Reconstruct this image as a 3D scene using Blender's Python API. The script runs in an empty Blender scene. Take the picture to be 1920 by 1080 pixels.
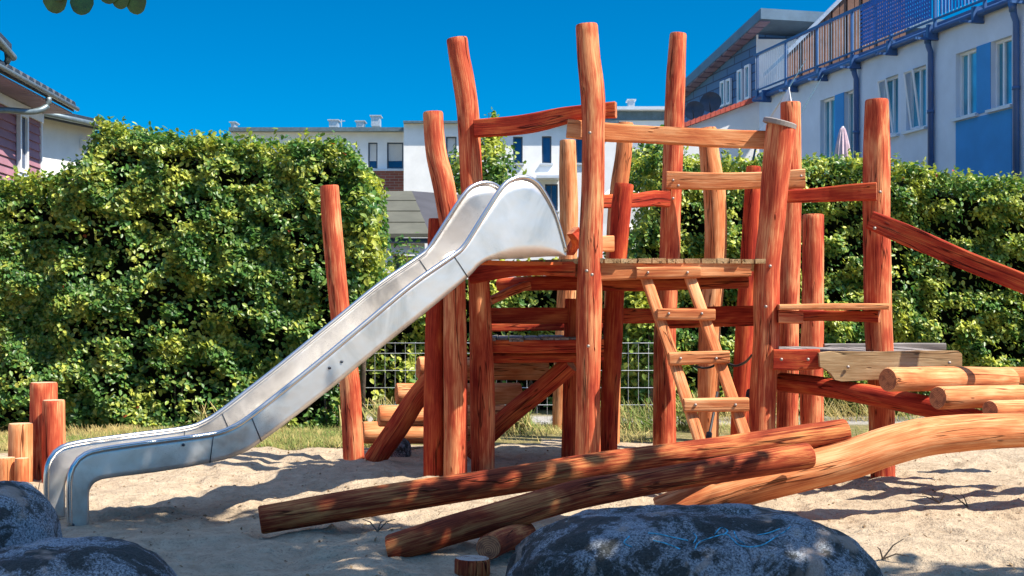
import bpy, math, random
import numpy as np
from mathutils import Vector, Matrix
rng = np.random.default_rng(7); random.seed(7)
sc = bpy.context.scene
COL = sc.collection
# ------------------------------------------------------------------ camera, sky, sun, exposure
F, CH, HZ = 2400.0, 1.3, 590.0          # focal length in photo pixels, eye height, horizon row
cd = bpy.data.cameras.new("camera"); cam = bpy.data.objects.new("camera", cd); COL.objects.link(cam)
cam.location = (0, 0, CH); cam.rotation_euler = (math.pi/2, 0, 0)
cd.sensor_width = 36; cd.lens = F/1920*36; cd.shift_y = (HZ-540)/1920; cd.clip_start = .05; cd.clip_end = 2000
sc.camera = cam
SH = Vector((-.69, .29, -1.0))           # shadow direction per metre of height
EL = math.atan2(1.0, math.hypot(.69, .29))
w = bpy.data.worlds.new("World"); sc.world = w; w.use_nodes = True
nt = w.node_tree; nt.nodes.clear()
sky = nt.nodes.new('ShaderNodeTexSky'); sky.sky_type = 'NISHITA'; sky.sun_disc = False
sky.sun_elevation = EL; sky.sun_rotation = math.atan2(.69, -.29)
sky.altitude = 2500; sky.air_density = 1.0; sky.dust_density = 0.0; sky.ozone_density = 4.0
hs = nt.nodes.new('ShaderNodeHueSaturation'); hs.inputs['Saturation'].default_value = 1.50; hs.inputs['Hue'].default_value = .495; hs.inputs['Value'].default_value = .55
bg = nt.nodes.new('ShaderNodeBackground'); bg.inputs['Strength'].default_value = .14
ow = nt.nodes.new('ShaderNodeOutputWorld')
# deep blue low down, paler and brighter overhead, added to lift shade (the same from any standpoint)
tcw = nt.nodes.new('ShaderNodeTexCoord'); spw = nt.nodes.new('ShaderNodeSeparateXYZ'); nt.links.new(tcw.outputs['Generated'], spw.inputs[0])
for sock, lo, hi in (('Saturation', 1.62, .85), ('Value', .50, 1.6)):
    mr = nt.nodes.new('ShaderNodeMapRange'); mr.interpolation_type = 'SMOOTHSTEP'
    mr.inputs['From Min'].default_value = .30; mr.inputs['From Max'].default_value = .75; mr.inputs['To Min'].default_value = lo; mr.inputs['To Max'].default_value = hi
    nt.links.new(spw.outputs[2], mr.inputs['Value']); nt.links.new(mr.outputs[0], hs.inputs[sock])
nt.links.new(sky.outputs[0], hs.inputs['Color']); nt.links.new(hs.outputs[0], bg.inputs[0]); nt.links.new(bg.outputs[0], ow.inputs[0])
sl = bpy.data.lights.new("sun", 'SUN'); sun = bpy.data.objects.new("sun", sl); COL.objects.link(sun)
sl.energy = 5.0; sl.angle = math.radians(.5); sl.color = (1, .92, .80)
sun.rotation_euler = SH.to_track_quat('-Z', 'Y').to_euler(); sun.location = (0, 0, 30)
sc.view_settings.view_transform = 'Standard'; sc.view_settings.look = 'None'; sc.view_settings.exposure = 1.0; sc.view_settings.gamma = 1
sc.render.engine = 'CYCLES'
# ------------------------------------------------------------------ helpers
def P(px, py, Y): return Vector(((px-960)/F*Y, Y, CH-(py-HZ)/F*Y))
def smooth(a): return a*a*(3-2*a)
_tab = rng.random((256, 256))
def vnoise(x, y):
    x = np.asarray(x, float); y = np.asarray(y, float)
    xi = np.floor(x).astype(int); yi = np.floor(y).astype(int); fx = smooth(x-xi); fy = smooth(y-yi)
    g = lambda a, b: _tab[a % 256, b % 256]
    return (g(xi, yi)*(1-fx)+g(xi+1, yi)*fx)*(1-fy)+(g(xi, yi+1)*(1-fx)+g(xi+1, yi+1)*fx)*fy
def fbm(x, y, o=4):
    s = 0; a = 1; t = 0
    for i in range(o): s = s+a*vnoise(np.asarray(x)*2**i+17*i, np.asarray(y)*2**i+31*i); t += a; a *= .5
    return s/t
def tag(o, label=None, cat=None, group=None, kind=None):
    if label: o['label'] = label
    if cat: o['category'] = cat
    if group: o['group'] = group
    if kind: o['kind'] = kind
    return o
def empty(name, loc, label=None, cat=None, group=None):
    o = bpy.data.objects.new(name, None); COL.objects.link(o); o.location = loc; o.empty_display_size = .2
    return tag(o, label, cat, group)
def world_loc(o):
    v = Vector(o.location)
    if o.parent: v = v + world_loc(o.parent) + o.matrix_parent_inverse.translation
    return v
def mesh(name, V, Fs, mats, parent=None, mi=None, sm=False, lc=None, colr=None):
    """vertices in world coordinates; one mesh object"""
    me = bpy.data.meshes.new(name)
    me.from_pydata([tuple(v) for v in V], [], Fs)
    for m in (mats if isinstance(mats, (list, tuple)) else [mats]): me.materials.append(m)
    if mi is not None: me.polygons.foreach_set('material_index', mi)
    if sm is True: me.polygons.foreach_set('use_smooth', [True]*len(Fs))
    elif sm is not False: me.polygons.foreach_set('use_smooth', sm)
    if lc is not None:
        a = me.attributes.new('lc', 'FLOAT_VECTOR', 'POINT'); a.data.foreach_set('vector', np.asarray(lc, float).ravel())
    me.update()
    o = bpy.data.objects.new(name, me); COL.objects.link(o)
    if parent:
        o.parent = parent; o.matrix_parent_inverse = Matrix.Translation(-world_loc(parent))
    return o
class MB:
    def __init__(s): s.v = []; s.f = []; s.m = []
    def quad(s, a, b, c, d, m=0):
        n = len(s.v); s.v += [Vector(a), Vector(b), Vector(c), Vector(d)]; s.f.append((n, n+1, n+2, n+3)); s.m.append(m)
    def poly(s, pts, m=0):
        n = len(s.v); s.v += [Vector(p) for p in pts]; s.f.append(tuple(range(n, n+len(pts)))); s.m.append(m)
    def hexa(s, p, m=0):            # p: 4 bottom, 4 top
        n = len(s.v); s.v += [Vector(q) for q in p]
        for f in ((3,2,1,0),(4,5,6,7),(0,1,5,4),(1,2,6,5),(2,3,7,6),(3,0,4,7)): s.f.append(tuple(n+i for i in f)); s.m.append(m)
    def box(s, a, b, m=0):
        (x0,y0,z0),(x1,y1,z1) = a, b
        s.hexa([(x0,y0,z0),(x1,y0,z0),(x1,y1,z0),(x0,y1,z0),(x0,y0,z1),(x1,y0,z1),(x1,y1,z1),(x0,y1,z1)], m)
    def tube(s, pts, r, n=8, m=0, ref=None):
        pts = [Vector(p) for p in pts]; b = len(s.v); k = len(pts)
        rr = r if isinstance(r, (list, tuple)) else [r]*k
        for i, p in enumerate(pts):
            t = (pts[min(i+1, k-1)]-pts[max(i-1, 0)]).normalized()
            up = ref if ref is not None else (Vector((0,0,1)) if abs(t.z) < .9 else Vector((0,1,0)))
            a = t.cross(up).normalized(); c = a.cross(t)
            for j in range(n):
                q = 2*math.pi*j/n; s.v.append(p+(a*math.cos(q)+c*math.sin(q))*rr[i])
        for i in range(k-1):
            for j in range(n):
                s.f.append((b+i*n+j, b+i*n+(j+1)%n, b+(i+1)*n+(j+1)%n, b+(i+1)*n+j)); s.m.append(m)
        s.f.append(tuple(b+j for j in range(n))[::-1]); s.m.append(m)
        s.f.append(tuple(b+(k-1)*n+j for j in range(n))); s.m.append(m)
    def build(s, name, mats, parent=None, sm=False): return mesh(name, s.v, s.f, mats, parent, s.m, sm)
def cr(pts, step):
    """Catmull-Rom through rows of numbers, resampled"""
    A = np.array(pts, float)
    if len(A) == 2:
        n = max(2, int(np.linalg.norm((A[1]-A[0])[:3])/step)+1); t = np.linspace(0, 1, n)[:, None]; return A[0]*(1-t)+A[1]*t
    A = np.vstack([2*A[0]-A[1], A, 2*A[-1]-A[-2]]); out = []
    for i in range(1, len(A)-2):
        p0, p1, p2, p3 = A[i-1:i+3]; n = max(1, int(np.linalg.norm((p2-p1)[:3])/step))
        for k in range(n):
            t = k/n; out.append(.5*((2*p1)+(-p0+p2)*t+(2*p0-5*p1+4*p2-p3)*t*t+(-p0+3*p1-3*p2+p3)*t**3))
    out.append(A[-2]); return np.array(out)
# ------------------------------------------------------------------ materials
def mat(name):
    m = bpy.data.materials.new(name); m.use_nodes = True; return m, m.node_tree, m.node_tree.nodes['Principled BSDF']
def N(nt, t, **kw):
    n = nt.nodes.new(t)
    for k, v in kw.items():
        if hasattr(n, k): setattr(n, k, v)
        else: n.inputs[k.replace('_', ' ')].default_value = v
    return n
def ramp(nt, fac, stops, interp='LINEAR'):
    r = nt.nodes.new('ShaderNodeValToRGB'); r.color_ramp.interpolation = interp
    e = r.color_ramp.elements
    while len(e) < len(stops): e.new(.5)
    for i, (p, c) in enumerate(stops): e[i].position = p; e[i].color = (*c, 1) if len(c) == 3 else c
    nt.links.new(fac, r.inputs[0]); return r.outputs[0]
def mixc(nt, fac, a, b, mode='MIX'):
    n = nt.nodes.new('ShaderNodeMix'); n.data_type = 'RGBA'; n.blend_type = mode
    if hasattr(fac, 'links'): nt.links.new(fac, n.inputs[0])
    else: n.inputs[0].default_value = fac
    for s, v in ((6, a), (7, b)):
        if hasattr(v, 'links'): nt.links.new(v, n.inputs[s])
        else: n.inputs[s].default_value = (*v, 1)
    return n.outputs[2]
def coords(nt, kind, scale, rnd=True):
    if kind == 'lc': t = N(nt, 'ShaderNodeAttribute', attribute_name='lc').outputs['Vector']
    else: t = nt.nodes.new('ShaderNodeTexCoord').outputs[kind]
    mp = nt.nodes.new('ShaderNodeMapping'); mp.inputs['Scale'].default_value = scale
    nt.links.new(t, mp.inputs['Vector'])
    if rnd:
        oi = nt.nodes.new('ShaderNodeObjectInfo'); mu = N(nt, 'ShaderNodeMath', operation='MULTIPLY'); mu.inputs[1].default_value = 37
        nt.links.new(oi.outputs['Random'], mu.inputs[0]); nt.links.new(mu.outputs[0], mp.inputs['Location'])
    return mp.outputs[0]
def noise(nt, vec, scale=1, detail=3, rough=.55, dist=0):
    n = N(nt, 'ShaderNodeTexNoise'); n.inputs['Scale'].default_value = scale; n.inputs['Detail'].default_value = detail
    n.inputs['Roughness'].default_value = rough; n.inputs['Distortion'].default_value = dist
    nt.links.new(vec, n.inputs['Vector']); return n.outputs['Fac']
def bump(nt, b, h, strength, dist=.01, prev=None):
    n = nt.nodes.new('ShaderNodeBump'); n.inputs['Strength'].default_value = strength; n.inputs['Distance'].default_value = dist
    nt.links.new(h, n.inputs['Height'])
    if prev: nt.links.new(prev, n.inputs['Normal'])
    nt.links.new(n.outputs[0], b.inputs['Normal']); return n.outputs[0]
def wood(name, dark, mid, light, rough=.78, crack=.85, spec=.10):
    m, nt, b = mat(name)
    st = noise(nt, coords(nt, 'lc', (80, 80, 2.6)), 1, 6, .72, .8)
    bl = noise(nt, coords(nt, 'lc', (7, 7, 2.2)), 1, 3, .55, .4)
    fine = noise(nt, coords(nt, 'lc', (150, 150, 5)), 1, 2)
    ad = N(nt, 'ShaderNodeMath', operation='ADD'); nt.links.new(st, ad.inputs[0]); nt.links.new(bl, ad.inputs[1])
    ad2 = N(nt, 'ShaderNodeMath', operation='MULTIPLY_ADD'); nt.links.new(ad.outputs[0], ad2.inputs[0]); ad2.inputs[1].default_value = .42
    f3 = N(nt, 'ShaderNodeMath', operation='MULTIPLY'); nt.links.new(fine, f3.inputs[0]); f3.inputs[1].default_value = .16; nt.links.new(f3.outputs[0], ad2.inputs[2])
    c = ramp(nt, ad2.outputs[0], [(.37, dark), (.49, mid), (.63, light)])
    cn = noise(nt, coords(nt, 'lc', (11, 11, .55)), 1, 3, .5, .3)
    ck = ramp(nt, cn, [(.0, (0,0,0)), (.488, (0,0,0)), (.4985, (1,1,1)), (.5015, (1,1,1)), (.512, (0,0,0))])
    msk = noise(nt, coords(nt, 'lc', (5, 5, 1.1)), 1, 1); mk = ramp(nt, msk, [(.44, (0,0,0)), (.50, (1,1,1))])
    mm = N(nt, 'ShaderNodeMath', operation='MULTIPLY'); nt.links.new(ck, mm.inputs[0]); nt.links.new(mk, mm.inputs[1])
    m2 = N(nt, 'ShaderNodeMath', operation='MULTIPLY'); nt.links.new(mm.outputs[0], m2.inputs[0]); m2.inputs[1].default_value = crack
    vo = N(nt, 'ShaderNodeTexVoronoi'); vo.inputs['Scale'].default_value = 1; nt.links.new(coords(nt, 'lc', (9, 9, 3.2)), vo.inputs['Vector'])
    kn = ramp(nt, vo.outputs['Distance'], [(.0, (.8,.8,.8)), (.05, (.5,.5,.5)), (.10, (0,0,0))])
    kk = N(nt, 'ShaderNodeMath', operation='MAXIMUM'); nt.links.new(m2.outputs[0], kk.inputs[0]); nt.links.new(kn, kk.inputs[1])
    c2 = mixc(nt, kk.outputs[0], c, tuple(x*.16 for x in dark))
    nt.links.new(c2, b.inputs['Base Color']); b.inputs['Roughness'].default_value = rough; b.inputs['Specular IOR Level'].default_value = spec
    p = bump(nt, b, st, .30, .012); hh = N(nt, 'ShaderNodeMath', operation='MULTIPLY'); nt.links.new(kk.outputs[0], hh.inputs[0]); hh.inputs[1].default_value = -1
    bump(nt, b, hh.outputs[0], .8, .012, p)
    return m
def cutend(name, a, c_, crackc):
    m, nt, b = mat(name)
    v = coords(nt, 'lc', (1, 1, 0), False)
    wv = N(nt, 'ShaderNodeTexWave', wave_type='RINGS', rings_direction='Z'); wv.inputs['Scale'].default_value = 28; wv.inputs['Distortion'].default_value = 1.2; wv.inputs['Detail'].default_value = 2
    nt.links.new(v, wv.inputs['Vector'])
    c = mixc(nt, wv.outputs['Fac'], a, c_)
    gr = N(nt, 'ShaderNodeTexNoise'); gr.inputs['Scale'].default_value = 22; nt.links.new(v, gr.inputs['Vector'])
    c = mixc(nt, ramp(nt, gr.outputs['Fac'], [(.5, (0,0,0)), (.62, (.6,.6,.6))]), c, crackc)
    nt.links.new(c, b.inputs['Base Color']); b.inputs['Roughness'].default_value = .7
    bump(nt, b, wv.outputs['Fac'], .3, .004); return m
def plain(name, c, rough=.6, metal=0, var=.12, scale=6, bmp=0, spec=.5, kind='Object'):
    m, nt, b = mat(name)
    n = noise(nt, coords(nt, kind, (1,1,1), False), scale, 5, .6)
    lo = tuple(max(0, x*(1-var*2)) for x in c); hi = tuple(min(1, x*(1+var)) for x in c)
    nt.links.new(ramp(nt, n, [(.3, lo), (.7, hi)]), b.inputs['Base Color'])
    b.inputs['Roughness'].default_value = rough; b.inputs['Metallic'].default_value = metal; b.inputs['Specular IOR Level'].default_value = spec
    if bmp: bump(nt, b, noise(nt, coords(nt, kind, (1,1,1), False), scale*12, 4), bmp, .01)
    return m
WD = wood('red_wood', (.22,.018,.014), (.48,.092,.042), (.84,.40,.18))
WDK = wood('shaded_dark_wood', (.07,.010,.007), (.27,.046,.018), (.66,.27,.09))  # darker copy of the red wood, tree shade put into its colour
WR = wood('deep_red_wood', (.15,.010,.008), (.36,.040,.019), (.62,.16,.05))  # redder, darker wood copy; its colour also holds the shade of shaded timbers
WL = wood('pale_wood', (.37,.080,.032), (.60,.21,.080), (.84,.45,.22), crack=.8)
WG = wood('weathered_wood', (.17,.09,.04), (.38,.24,.12), (.58,.42,.24))
WGR = wood('grey_weathered_wood', (.10,.085,.08), (.20,.18,.17), (.36,.32,.30))
CE = cutend('cut_end', (.62,.25,.10), (.34,.09,.035), (.16,.04,.02))
CEP = cutend('pale_cut_end', (.75,.52,.33), (.55,.33,.18), (.3,.15,.08))
CEG = cutend('grey_cut_end', (.42,.38,.33), (.28,.24,.2), (.1,.07,.05))
def steel_mat():
    m, nt, b = mat('brushed_steel')
    big = noise(nt, coords(nt, 'Object', (1,1,1), False), 1.8, 5, .62, .8)
    br = noise(nt, coords(nt, 'Object', (2, 2, 90), False), 2, 3)
    scr = noise(nt, coords(nt, 'Object', (6, 6, 14), False), 4, 2, .5, 2.5)
    s = ramp(nt, scr, [(.490, (0,0,0)), (.5, (1,1,1)), (.510, (0,0,0))])
    patch = noise(nt, coords(nt, 'Object', (1,1,1), False), 2.1, 1)
    pm = ramp(nt, patch, [(.5, (0,0,0)), (.62, (1,1,1))])
    mm = N(nt, 'ShaderNodeMath', operation='MULTIPLY'); nt.links.new(s, mm.inputs[0]); nt.links.new(pm, mm.inputs[1])
    c = ramp(nt, big, [(.32, (.46,.44,.41)), (.5, (.68,.65,.61)), (.68, (.74,.72,.69))])
    c = mixc(nt, mm.outputs[0], c, (.22,.21,.2))
    nt.links.new(c, b.inputs['Base Color']); b.inputs['Metallic'].default_value = .86
    r = ramp(nt, big, [(.3, (.32,.32,.32)), (.7, (.44,.44,.44))]); nt.links.new(r, b.inputs['Roughness'])
    p = bump(nt, b, br, .05, .003); bump(nt, b, noise(nt, coords(nt, 'Object', (1,1,1), False), 5, 2), .35, .02, p)
    return m
STEEL = steel_mat(); CHROME = plain('polished_steel_tube', (.62,.61,.60), .27, 1, .0)
def leaf_mat(name, rough=.38, trans=.28):
    m, nt, b = mat(name)
    a = N(nt, 'ShaderNodeAttribute', attribute_name='lcol')
    nt.links.new(a.outputs['Color'], b.inputs['Base Color']); b.inputs['Roughness'].default_value = rough; b.inputs['Specular IOR Level'].default_value = .35
    tr = nt.nodes.new('ShaderNodeBsdfTranslucent'); g = N(nt, 'ShaderNodeHueSaturation'); g.inputs['Value'].default_value = 1.5; g.inputs['Saturation'].default_value = 1.1
    nt.links.new(a.outputs['Color'], g.inputs['Color']); nt.links.new(g.outputs[0], tr.inputs['Color'])
    mx = nt.nodes.new('ShaderNodeMixShader'); mx.inputs[0].default_value = trans
    nt.links.new(b.outputs[0], mx.inputs[1]); nt.links.new(tr.outputs[0], mx.inputs[2]); nt.links.new(mx.outputs[0], nt.nodes['Material Output'].inputs[0])
    return m
LEAF = leaf_mat('leaf'); BLADE = leaf_mat('grass_blade', .7); BLADEC = leaf_mat('shade_tree_leaf', .7, .5)
CORE = plain('hedge_gap_shade', (.008,.012,.005), .95, 0, .4, 14, .5, .1)  # near black, so the shade between the leaves is in the colour
BARK = plain('bark', (.14,.10,.07), .9, 0, .3, 20, .6)
WHITE = plain('white_render', (.86,.85,.82), .85, 0, .04, 3, .05)
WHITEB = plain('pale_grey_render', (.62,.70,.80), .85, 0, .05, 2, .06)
BLUEP = plain('blue_render', (.035,.27,.62), .8, 0, .06, 2, .05)
BLUEM = plain('blue_painted_metal', (.035,.10,.26), .4, 0, .1, 4)
DARKM = plain('dark_metal', (.05,.06,.08), .45, .3, .15, 8)
GALV = plain('galvanised_metal', (.60,.62,.64), .4, .6, .12, 12)
FRAMEW = plain('white_window_frame', (.80,.82,.84), .35, 0, .03, 5)
GREYF = plain('dark_window_frame', (.07,.09,.12), .4, 0, .05, 5)
SILL = plain('metal_sill', (.62,.66,.70), .4, .1, .05, 5)
BLIND = plain('window_blind', (.70,.68,.64), .7, 0, .04, 3)
BOLT = plain('dull_bolt_metal', (.38,.33,.29), .5, .6, .15, 20)
GUT = plain('zinc_gutter', (.17,.22,.24), .45, .5, .15, 9)
TILE = plain('dark_roof_tile', (.03,.038,.05), .5, 0, .3, 9, .2)
REDT = plain('red_roof_tile', (.55,.10,.06), .6, 0, .15, 9, .2)
FELT = plain('roofing_felt', (.10,.10,.075), .9, 0, .12, 2.5, .3)
FELTG = plain('grey_roofing_felt', (.05,.05,.06), .9, 0, .12, 2.5, .3)
PINK = plain('rose_siding', (.34,.16,.20), .65, 0, .10, 2.2, .1)
SOFF = plain('soffit_board', (.24,.19,.27), .7, 0, .1, 3)
BROWN = plain('brown_cladding', (.22,.105,.062), .7, 0, .25, 3, .2)
CLOTH = plain('pale_canvas', (.78,.76,.72), .85, 0, .05, 4)
PINKC = plain('striped_canvas', (.66,.50,.55), .85, 0, .1, 14)
MESHB = plain('blue_netting', (.012,.11,.46), .6, 0, .15, 8)
BLACK = plain('black_rubber', (.02,.02,.022), .6, 0, .1, 8)
def glass(name, c, rough=.06):
    m, nt, b = mat(name); b.inputs['Base Color'].default_value = (*c, 1); b.inputs['Roughness'].default_value = rough
    b.inputs['Specular IOR Level'].default_value = .9; b.inputs['Metallic'].default_value = .35
    n = noise(nt, coords(nt, 'Object', (1,1,1), False), 1.2, 2)
    nt.links.new(ramp(nt, n, [(.35, tuple(x*.5 for x in c)), (.65, c)]), b.inputs['Base Color']); return m
GLASS = glass('window_glass', (.12,.48,.66)); GLASSD = glass('dark_window_glass', (.03,.07,.16))
def brick_mat(name, c1, c2, mo, scale):
    m, nt, b = mat(name); t = N(nt, 'ShaderNodeTexBrick'); t.inputs['Scale'].default_value = scale
    t.inputs['Color1'].default_value = (*c1, 1); t.inputs['Color2'].default_value = (*c2, 1); t.inputs['Mortar'].default_value = (*mo, 1)
    t.inputs['Mortar Size'].default_value = .012; t.inputs['Row Height'].default_value = .14; t.inputs['Brick Width'].default_value = .45
    tc = nt.nodes.new('ShaderNodeTexCoord'); sp = nt.nodes.new('ShaderNodeSeparateXYZ'); cb = nt.nodes.new('ShaderNodeCombineXYZ'); ad = N(nt, 'ShaderNodeMath', operation='ADD')
    nt.links.new(tc.outputs['Object'], sp.inputs[0]); nt.links.new(sp.outputs[0], ad.inputs[0]); nt.links.new(sp.outputs[1], ad.inputs[1])
    nt.links.new(ad.outputs[0], cb.inputs[0]); nt.links.new(sp.outputs[2], cb.inputs[1]); nt.links.new(cb.outputs[0], t.inputs['Vector'])
    nt.links.new(t.outputs['Color'], b.inputs['Base Color']); b.inputs['Roughness'].default_value = .85
    bump(nt, b, t.outputs['Fac'], -.4, .01); return m
BRICK = brick_mat('red_brick', (.30,.09,.06), (.22,.06,.04), (.30,.24,.2), 1.6)
BRICKB = brick_mat('blue_grey_block', (.05,.14,.30), (.07,.18,.36), (.03,.07,.16), .7)
def stone_mat():
    m, nt, b = mat('granite_boulder')
    co = coords(nt, 'Object', (1,1,1), True)
    big = noise(nt, co, 3.2, 5, .62, .4); sp = noise(nt, co, 105, 3, .75); med = noise(nt, co, 14, 4, .65)
    c = ramp(nt, big, [(.34, (.030,.032,.028)), (.45, (.08,.095,.11)), (.6, (.17,.20,.24)), (.70, (.38,.33,.28))])
    c = mixc(nt, ramp(nt, sp, [(.46, (0,0,0)), (.60, (.85,.85,.85))]), c, (.36,.38,.40))
    c = mixc(nt, ramp(nt, sp, [(.36, (.9,.9,.9)), (.46, (0,0,0))]), c, (.03,.03,.03))
    mo = noise(nt, co, 4.5, 6, .72, .5)
    c = mixc(nt, ramp(nt, mo, [(.47, (0,0,0)), (.54, (.92,.92,.92))]), c, (.010,.012,.008))
    tn = noise(nt, co, 2.6, 4, .6, .8); c = mixc(nt, ramp(nt, tn, [(.60, (0,0,0)), (.66, (.7,.7,.7))]), c, (.34,.25,.19))
    nt.links.new(c, b.inputs['Base Color']); b.inputs['Roughness'].default_value = .8
    p = bump(nt, b, med, .6, .03); bump(nt, b, sp, .6, .008, p); return m
STONE = stone_mat()
CHALK = plain('blue_chalk', (.10,.48,.75), .9, 0, .45, 40)
def ground_mat():
    m, nt, b = mat('sand_and_soil')
    geo = nt.nodes.new('ShaderNodeNewGeometry'); 
    mp = nt.nodes.new('ShaderNodeMapping'); nt.links.new(geo.outputs['Position'], mp.inputs['Vector']); v = mp.outputs[0]
    big = noise(nt, v, .9, 4); fine = noise(nt, v, 55, 4, .7); med = noise(nt, v, 9, 4, .6)
    sand = ramp(nt, med, [(.3, (.35,.27,.185)), (.7, (.51,.41,.29))])
    sand = mixc(nt, ramp(nt, fine, [(.32, (.8,.8,.8)), (.45, (0,0,0))]), sand, (.19,.145,.105))
    soil = ramp(nt, med, [(.3, (.10,.10,.035)), (.5, (.20,.17,.07)), (.7, (.30,.24,.13))])
    a = N(nt, 'ShaderNodeAttribute', attribute_name='zone'); sp = nt.nodes.new('ShaderNodeSeparateXYZ'); nt.links.new(a.outputs['Vector'], sp.inputs[0])
    f = N(nt, 'ShaderNodeMath', operation='MULTIPLY_ADD'); nt.links.new(med, f.inputs[0]); f.inputs[1].default_value = .9; nt.links.new(sp.outputs[0], f.inputs[2])
    c = mixc(nt, ramp(nt, f.outputs[0], [(.85, (0,0,0)), (1.0, (1,1,1))]), sand, soil)
    c = mixc(nt, sp.outputs[1], c, ramp(nt, fine, [(.3, (.30,.28,.26)), (.7, (.42,.40,.37))]))
    nt.links.new(c, b.inputs['Base Color']); b.inputs['Roughness'].default_value = .95; b.inputs['Specular IOR Level'].default_value = .15
    p = bump(nt, b, med, .8, .05); p = bump(nt, b, noise(nt, v, 24, 4, .65), .9, .02, p); bump(nt, b, fine, 1.0, .012, p); return m
SAND = ground_mat()
# ------------------------------------------------------------------ ground
FOOT = [(rng.uniform(-4,4.6), rng.uniform(5,12.4), rng.uniform(0,3.14), rng.uniform(.008,.024)) for _ in range(230)]
def gh(x, y):
    """ground height"""
    x = np.asarray(x, float); y = np.asarray(y, float)
    h = (fbm(x*.7, y*.7, 3)-.5)*.10+(fbm(x*2.6+9, y*2.6, 4)-.5)*.075
    pits = vnoise(x*4.2+3, y*4.2+8); h = h-.035*np.clip((pits-.58)/.3, 0, 1)+(fbm(x*7.5+2, y*7.5+5, 3)-.5)*.042
    shp = h.shape; xf = x.ravel(); yf_ = y.ravel(); hf = np.zeros(xf.size) 
    sel = np.where((yf_ > 4.8) & (yf_ < 12.6) & (xf > -4.2) & (xf < 4.8))[0]; xa, ya = xf[sel], yf_[sel]; acc = np.zeros(sel.size)
    for fx, fy, fa, fd in FOOT:
        k = np.where((np.abs(xa-fx) < .3) & (np.abs(ya-fy) < .3))[0]
        if k.size == 0: continue
        dx, dy = xa[k]-fx, ya[k]-fy; u = (dx*math.cos(fa)+dy*math.sin(fa))/.125; v = (-dx*math.sin(fa)+dy*math.cos(fa))/.052; d = np.sqrt(u*u+v*v)
        acc[k] += fd*(-np.clip(1.15-d, 0, .6)/.6+.55*np.exp(-((d-1.35)/.25)**2))
    hf[sel] = acc; h = h+hf.reshape(shp)
    fade = np.clip((14-y)/2, 0, 1)*np.clip((y-1)/2, 0, 1)
    return h*fade
def axis(segs):
    out = [segs[0][0]]
    for a, b, s in segs:
        n = max(1, int(round((b-a)/s))); out += list(np.linspace(a, b, n+1)[1:])
    return np.array(out)
xs = axis([(-600,-60,90), (-60,-9,6), (-9,-4.2,.3), (-4.2,4.6,.028), (4.6,9,.3), (9,60,6), (60,600,90)])
ys = axis([(-40,3,4), (3,5,.1), (5,9.5,.026), (9.5,13,.06), (13,18,.25), (18,60,6), (60,900,120)])
X, Yg = np.meshgrid(xs, ys); Z = gh(X, Yg)
V = np.stack([X, Yg, Z], -1).reshape(-1, 3); nx, ny = len(xs), len(ys)
i0 = (np.arange(ny-1)[:, None]*nx+np.arange(nx-1)).ravel()
Fq = np.stack([i0, i0+1, i0+nx+1, i0+nx], 1)
me = bpy.data.meshes.new('ground'); me.vertices.add(len(V)); me.vertices.foreach_set('co', V.ravel())
me.loops.add(len(Fq)*4); me.loops.foreach_set('vertex_index', Fq.ravel()); me.polygons.add(len(Fq))
me.polygons.foreach_set('loop_start', np.arange(len(Fq))*4); me.polygons.foreach_set('loop_total', np.full(len(Fq), 4))
me.update(); me.validate(); me.polygons.foreach_set('use_smooth', np.ones(len(Fq), bool))
edge = np.where(V[:,0] < .3, 12.6, 13.3)+(fbm(V[:,0]*.8, V[:,0]*0, 3)-.5)*1.0
zone = np.zeros((len(V), 3)); zone[:,0] = np.clip((V[:,1]-edge)*.9+.5, 0, 1); zone[:,1] = np.clip((V[:,1]-15.0)*3, 0, 1)*np.clip((16.6-V[:,1])*3, 0, 1)
a = me.attributes.new('zone', 'FLOAT_VECTOR', 'POINT'); a.data.foreach_set('vector', zone.ravel())
me.materials.append(SAND); go = bpy.data.objects.new('ground', me); COL.objects.link(go); go['kind'] = 'structure'
def gz(x, y): return float(gh(x, y))
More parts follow.
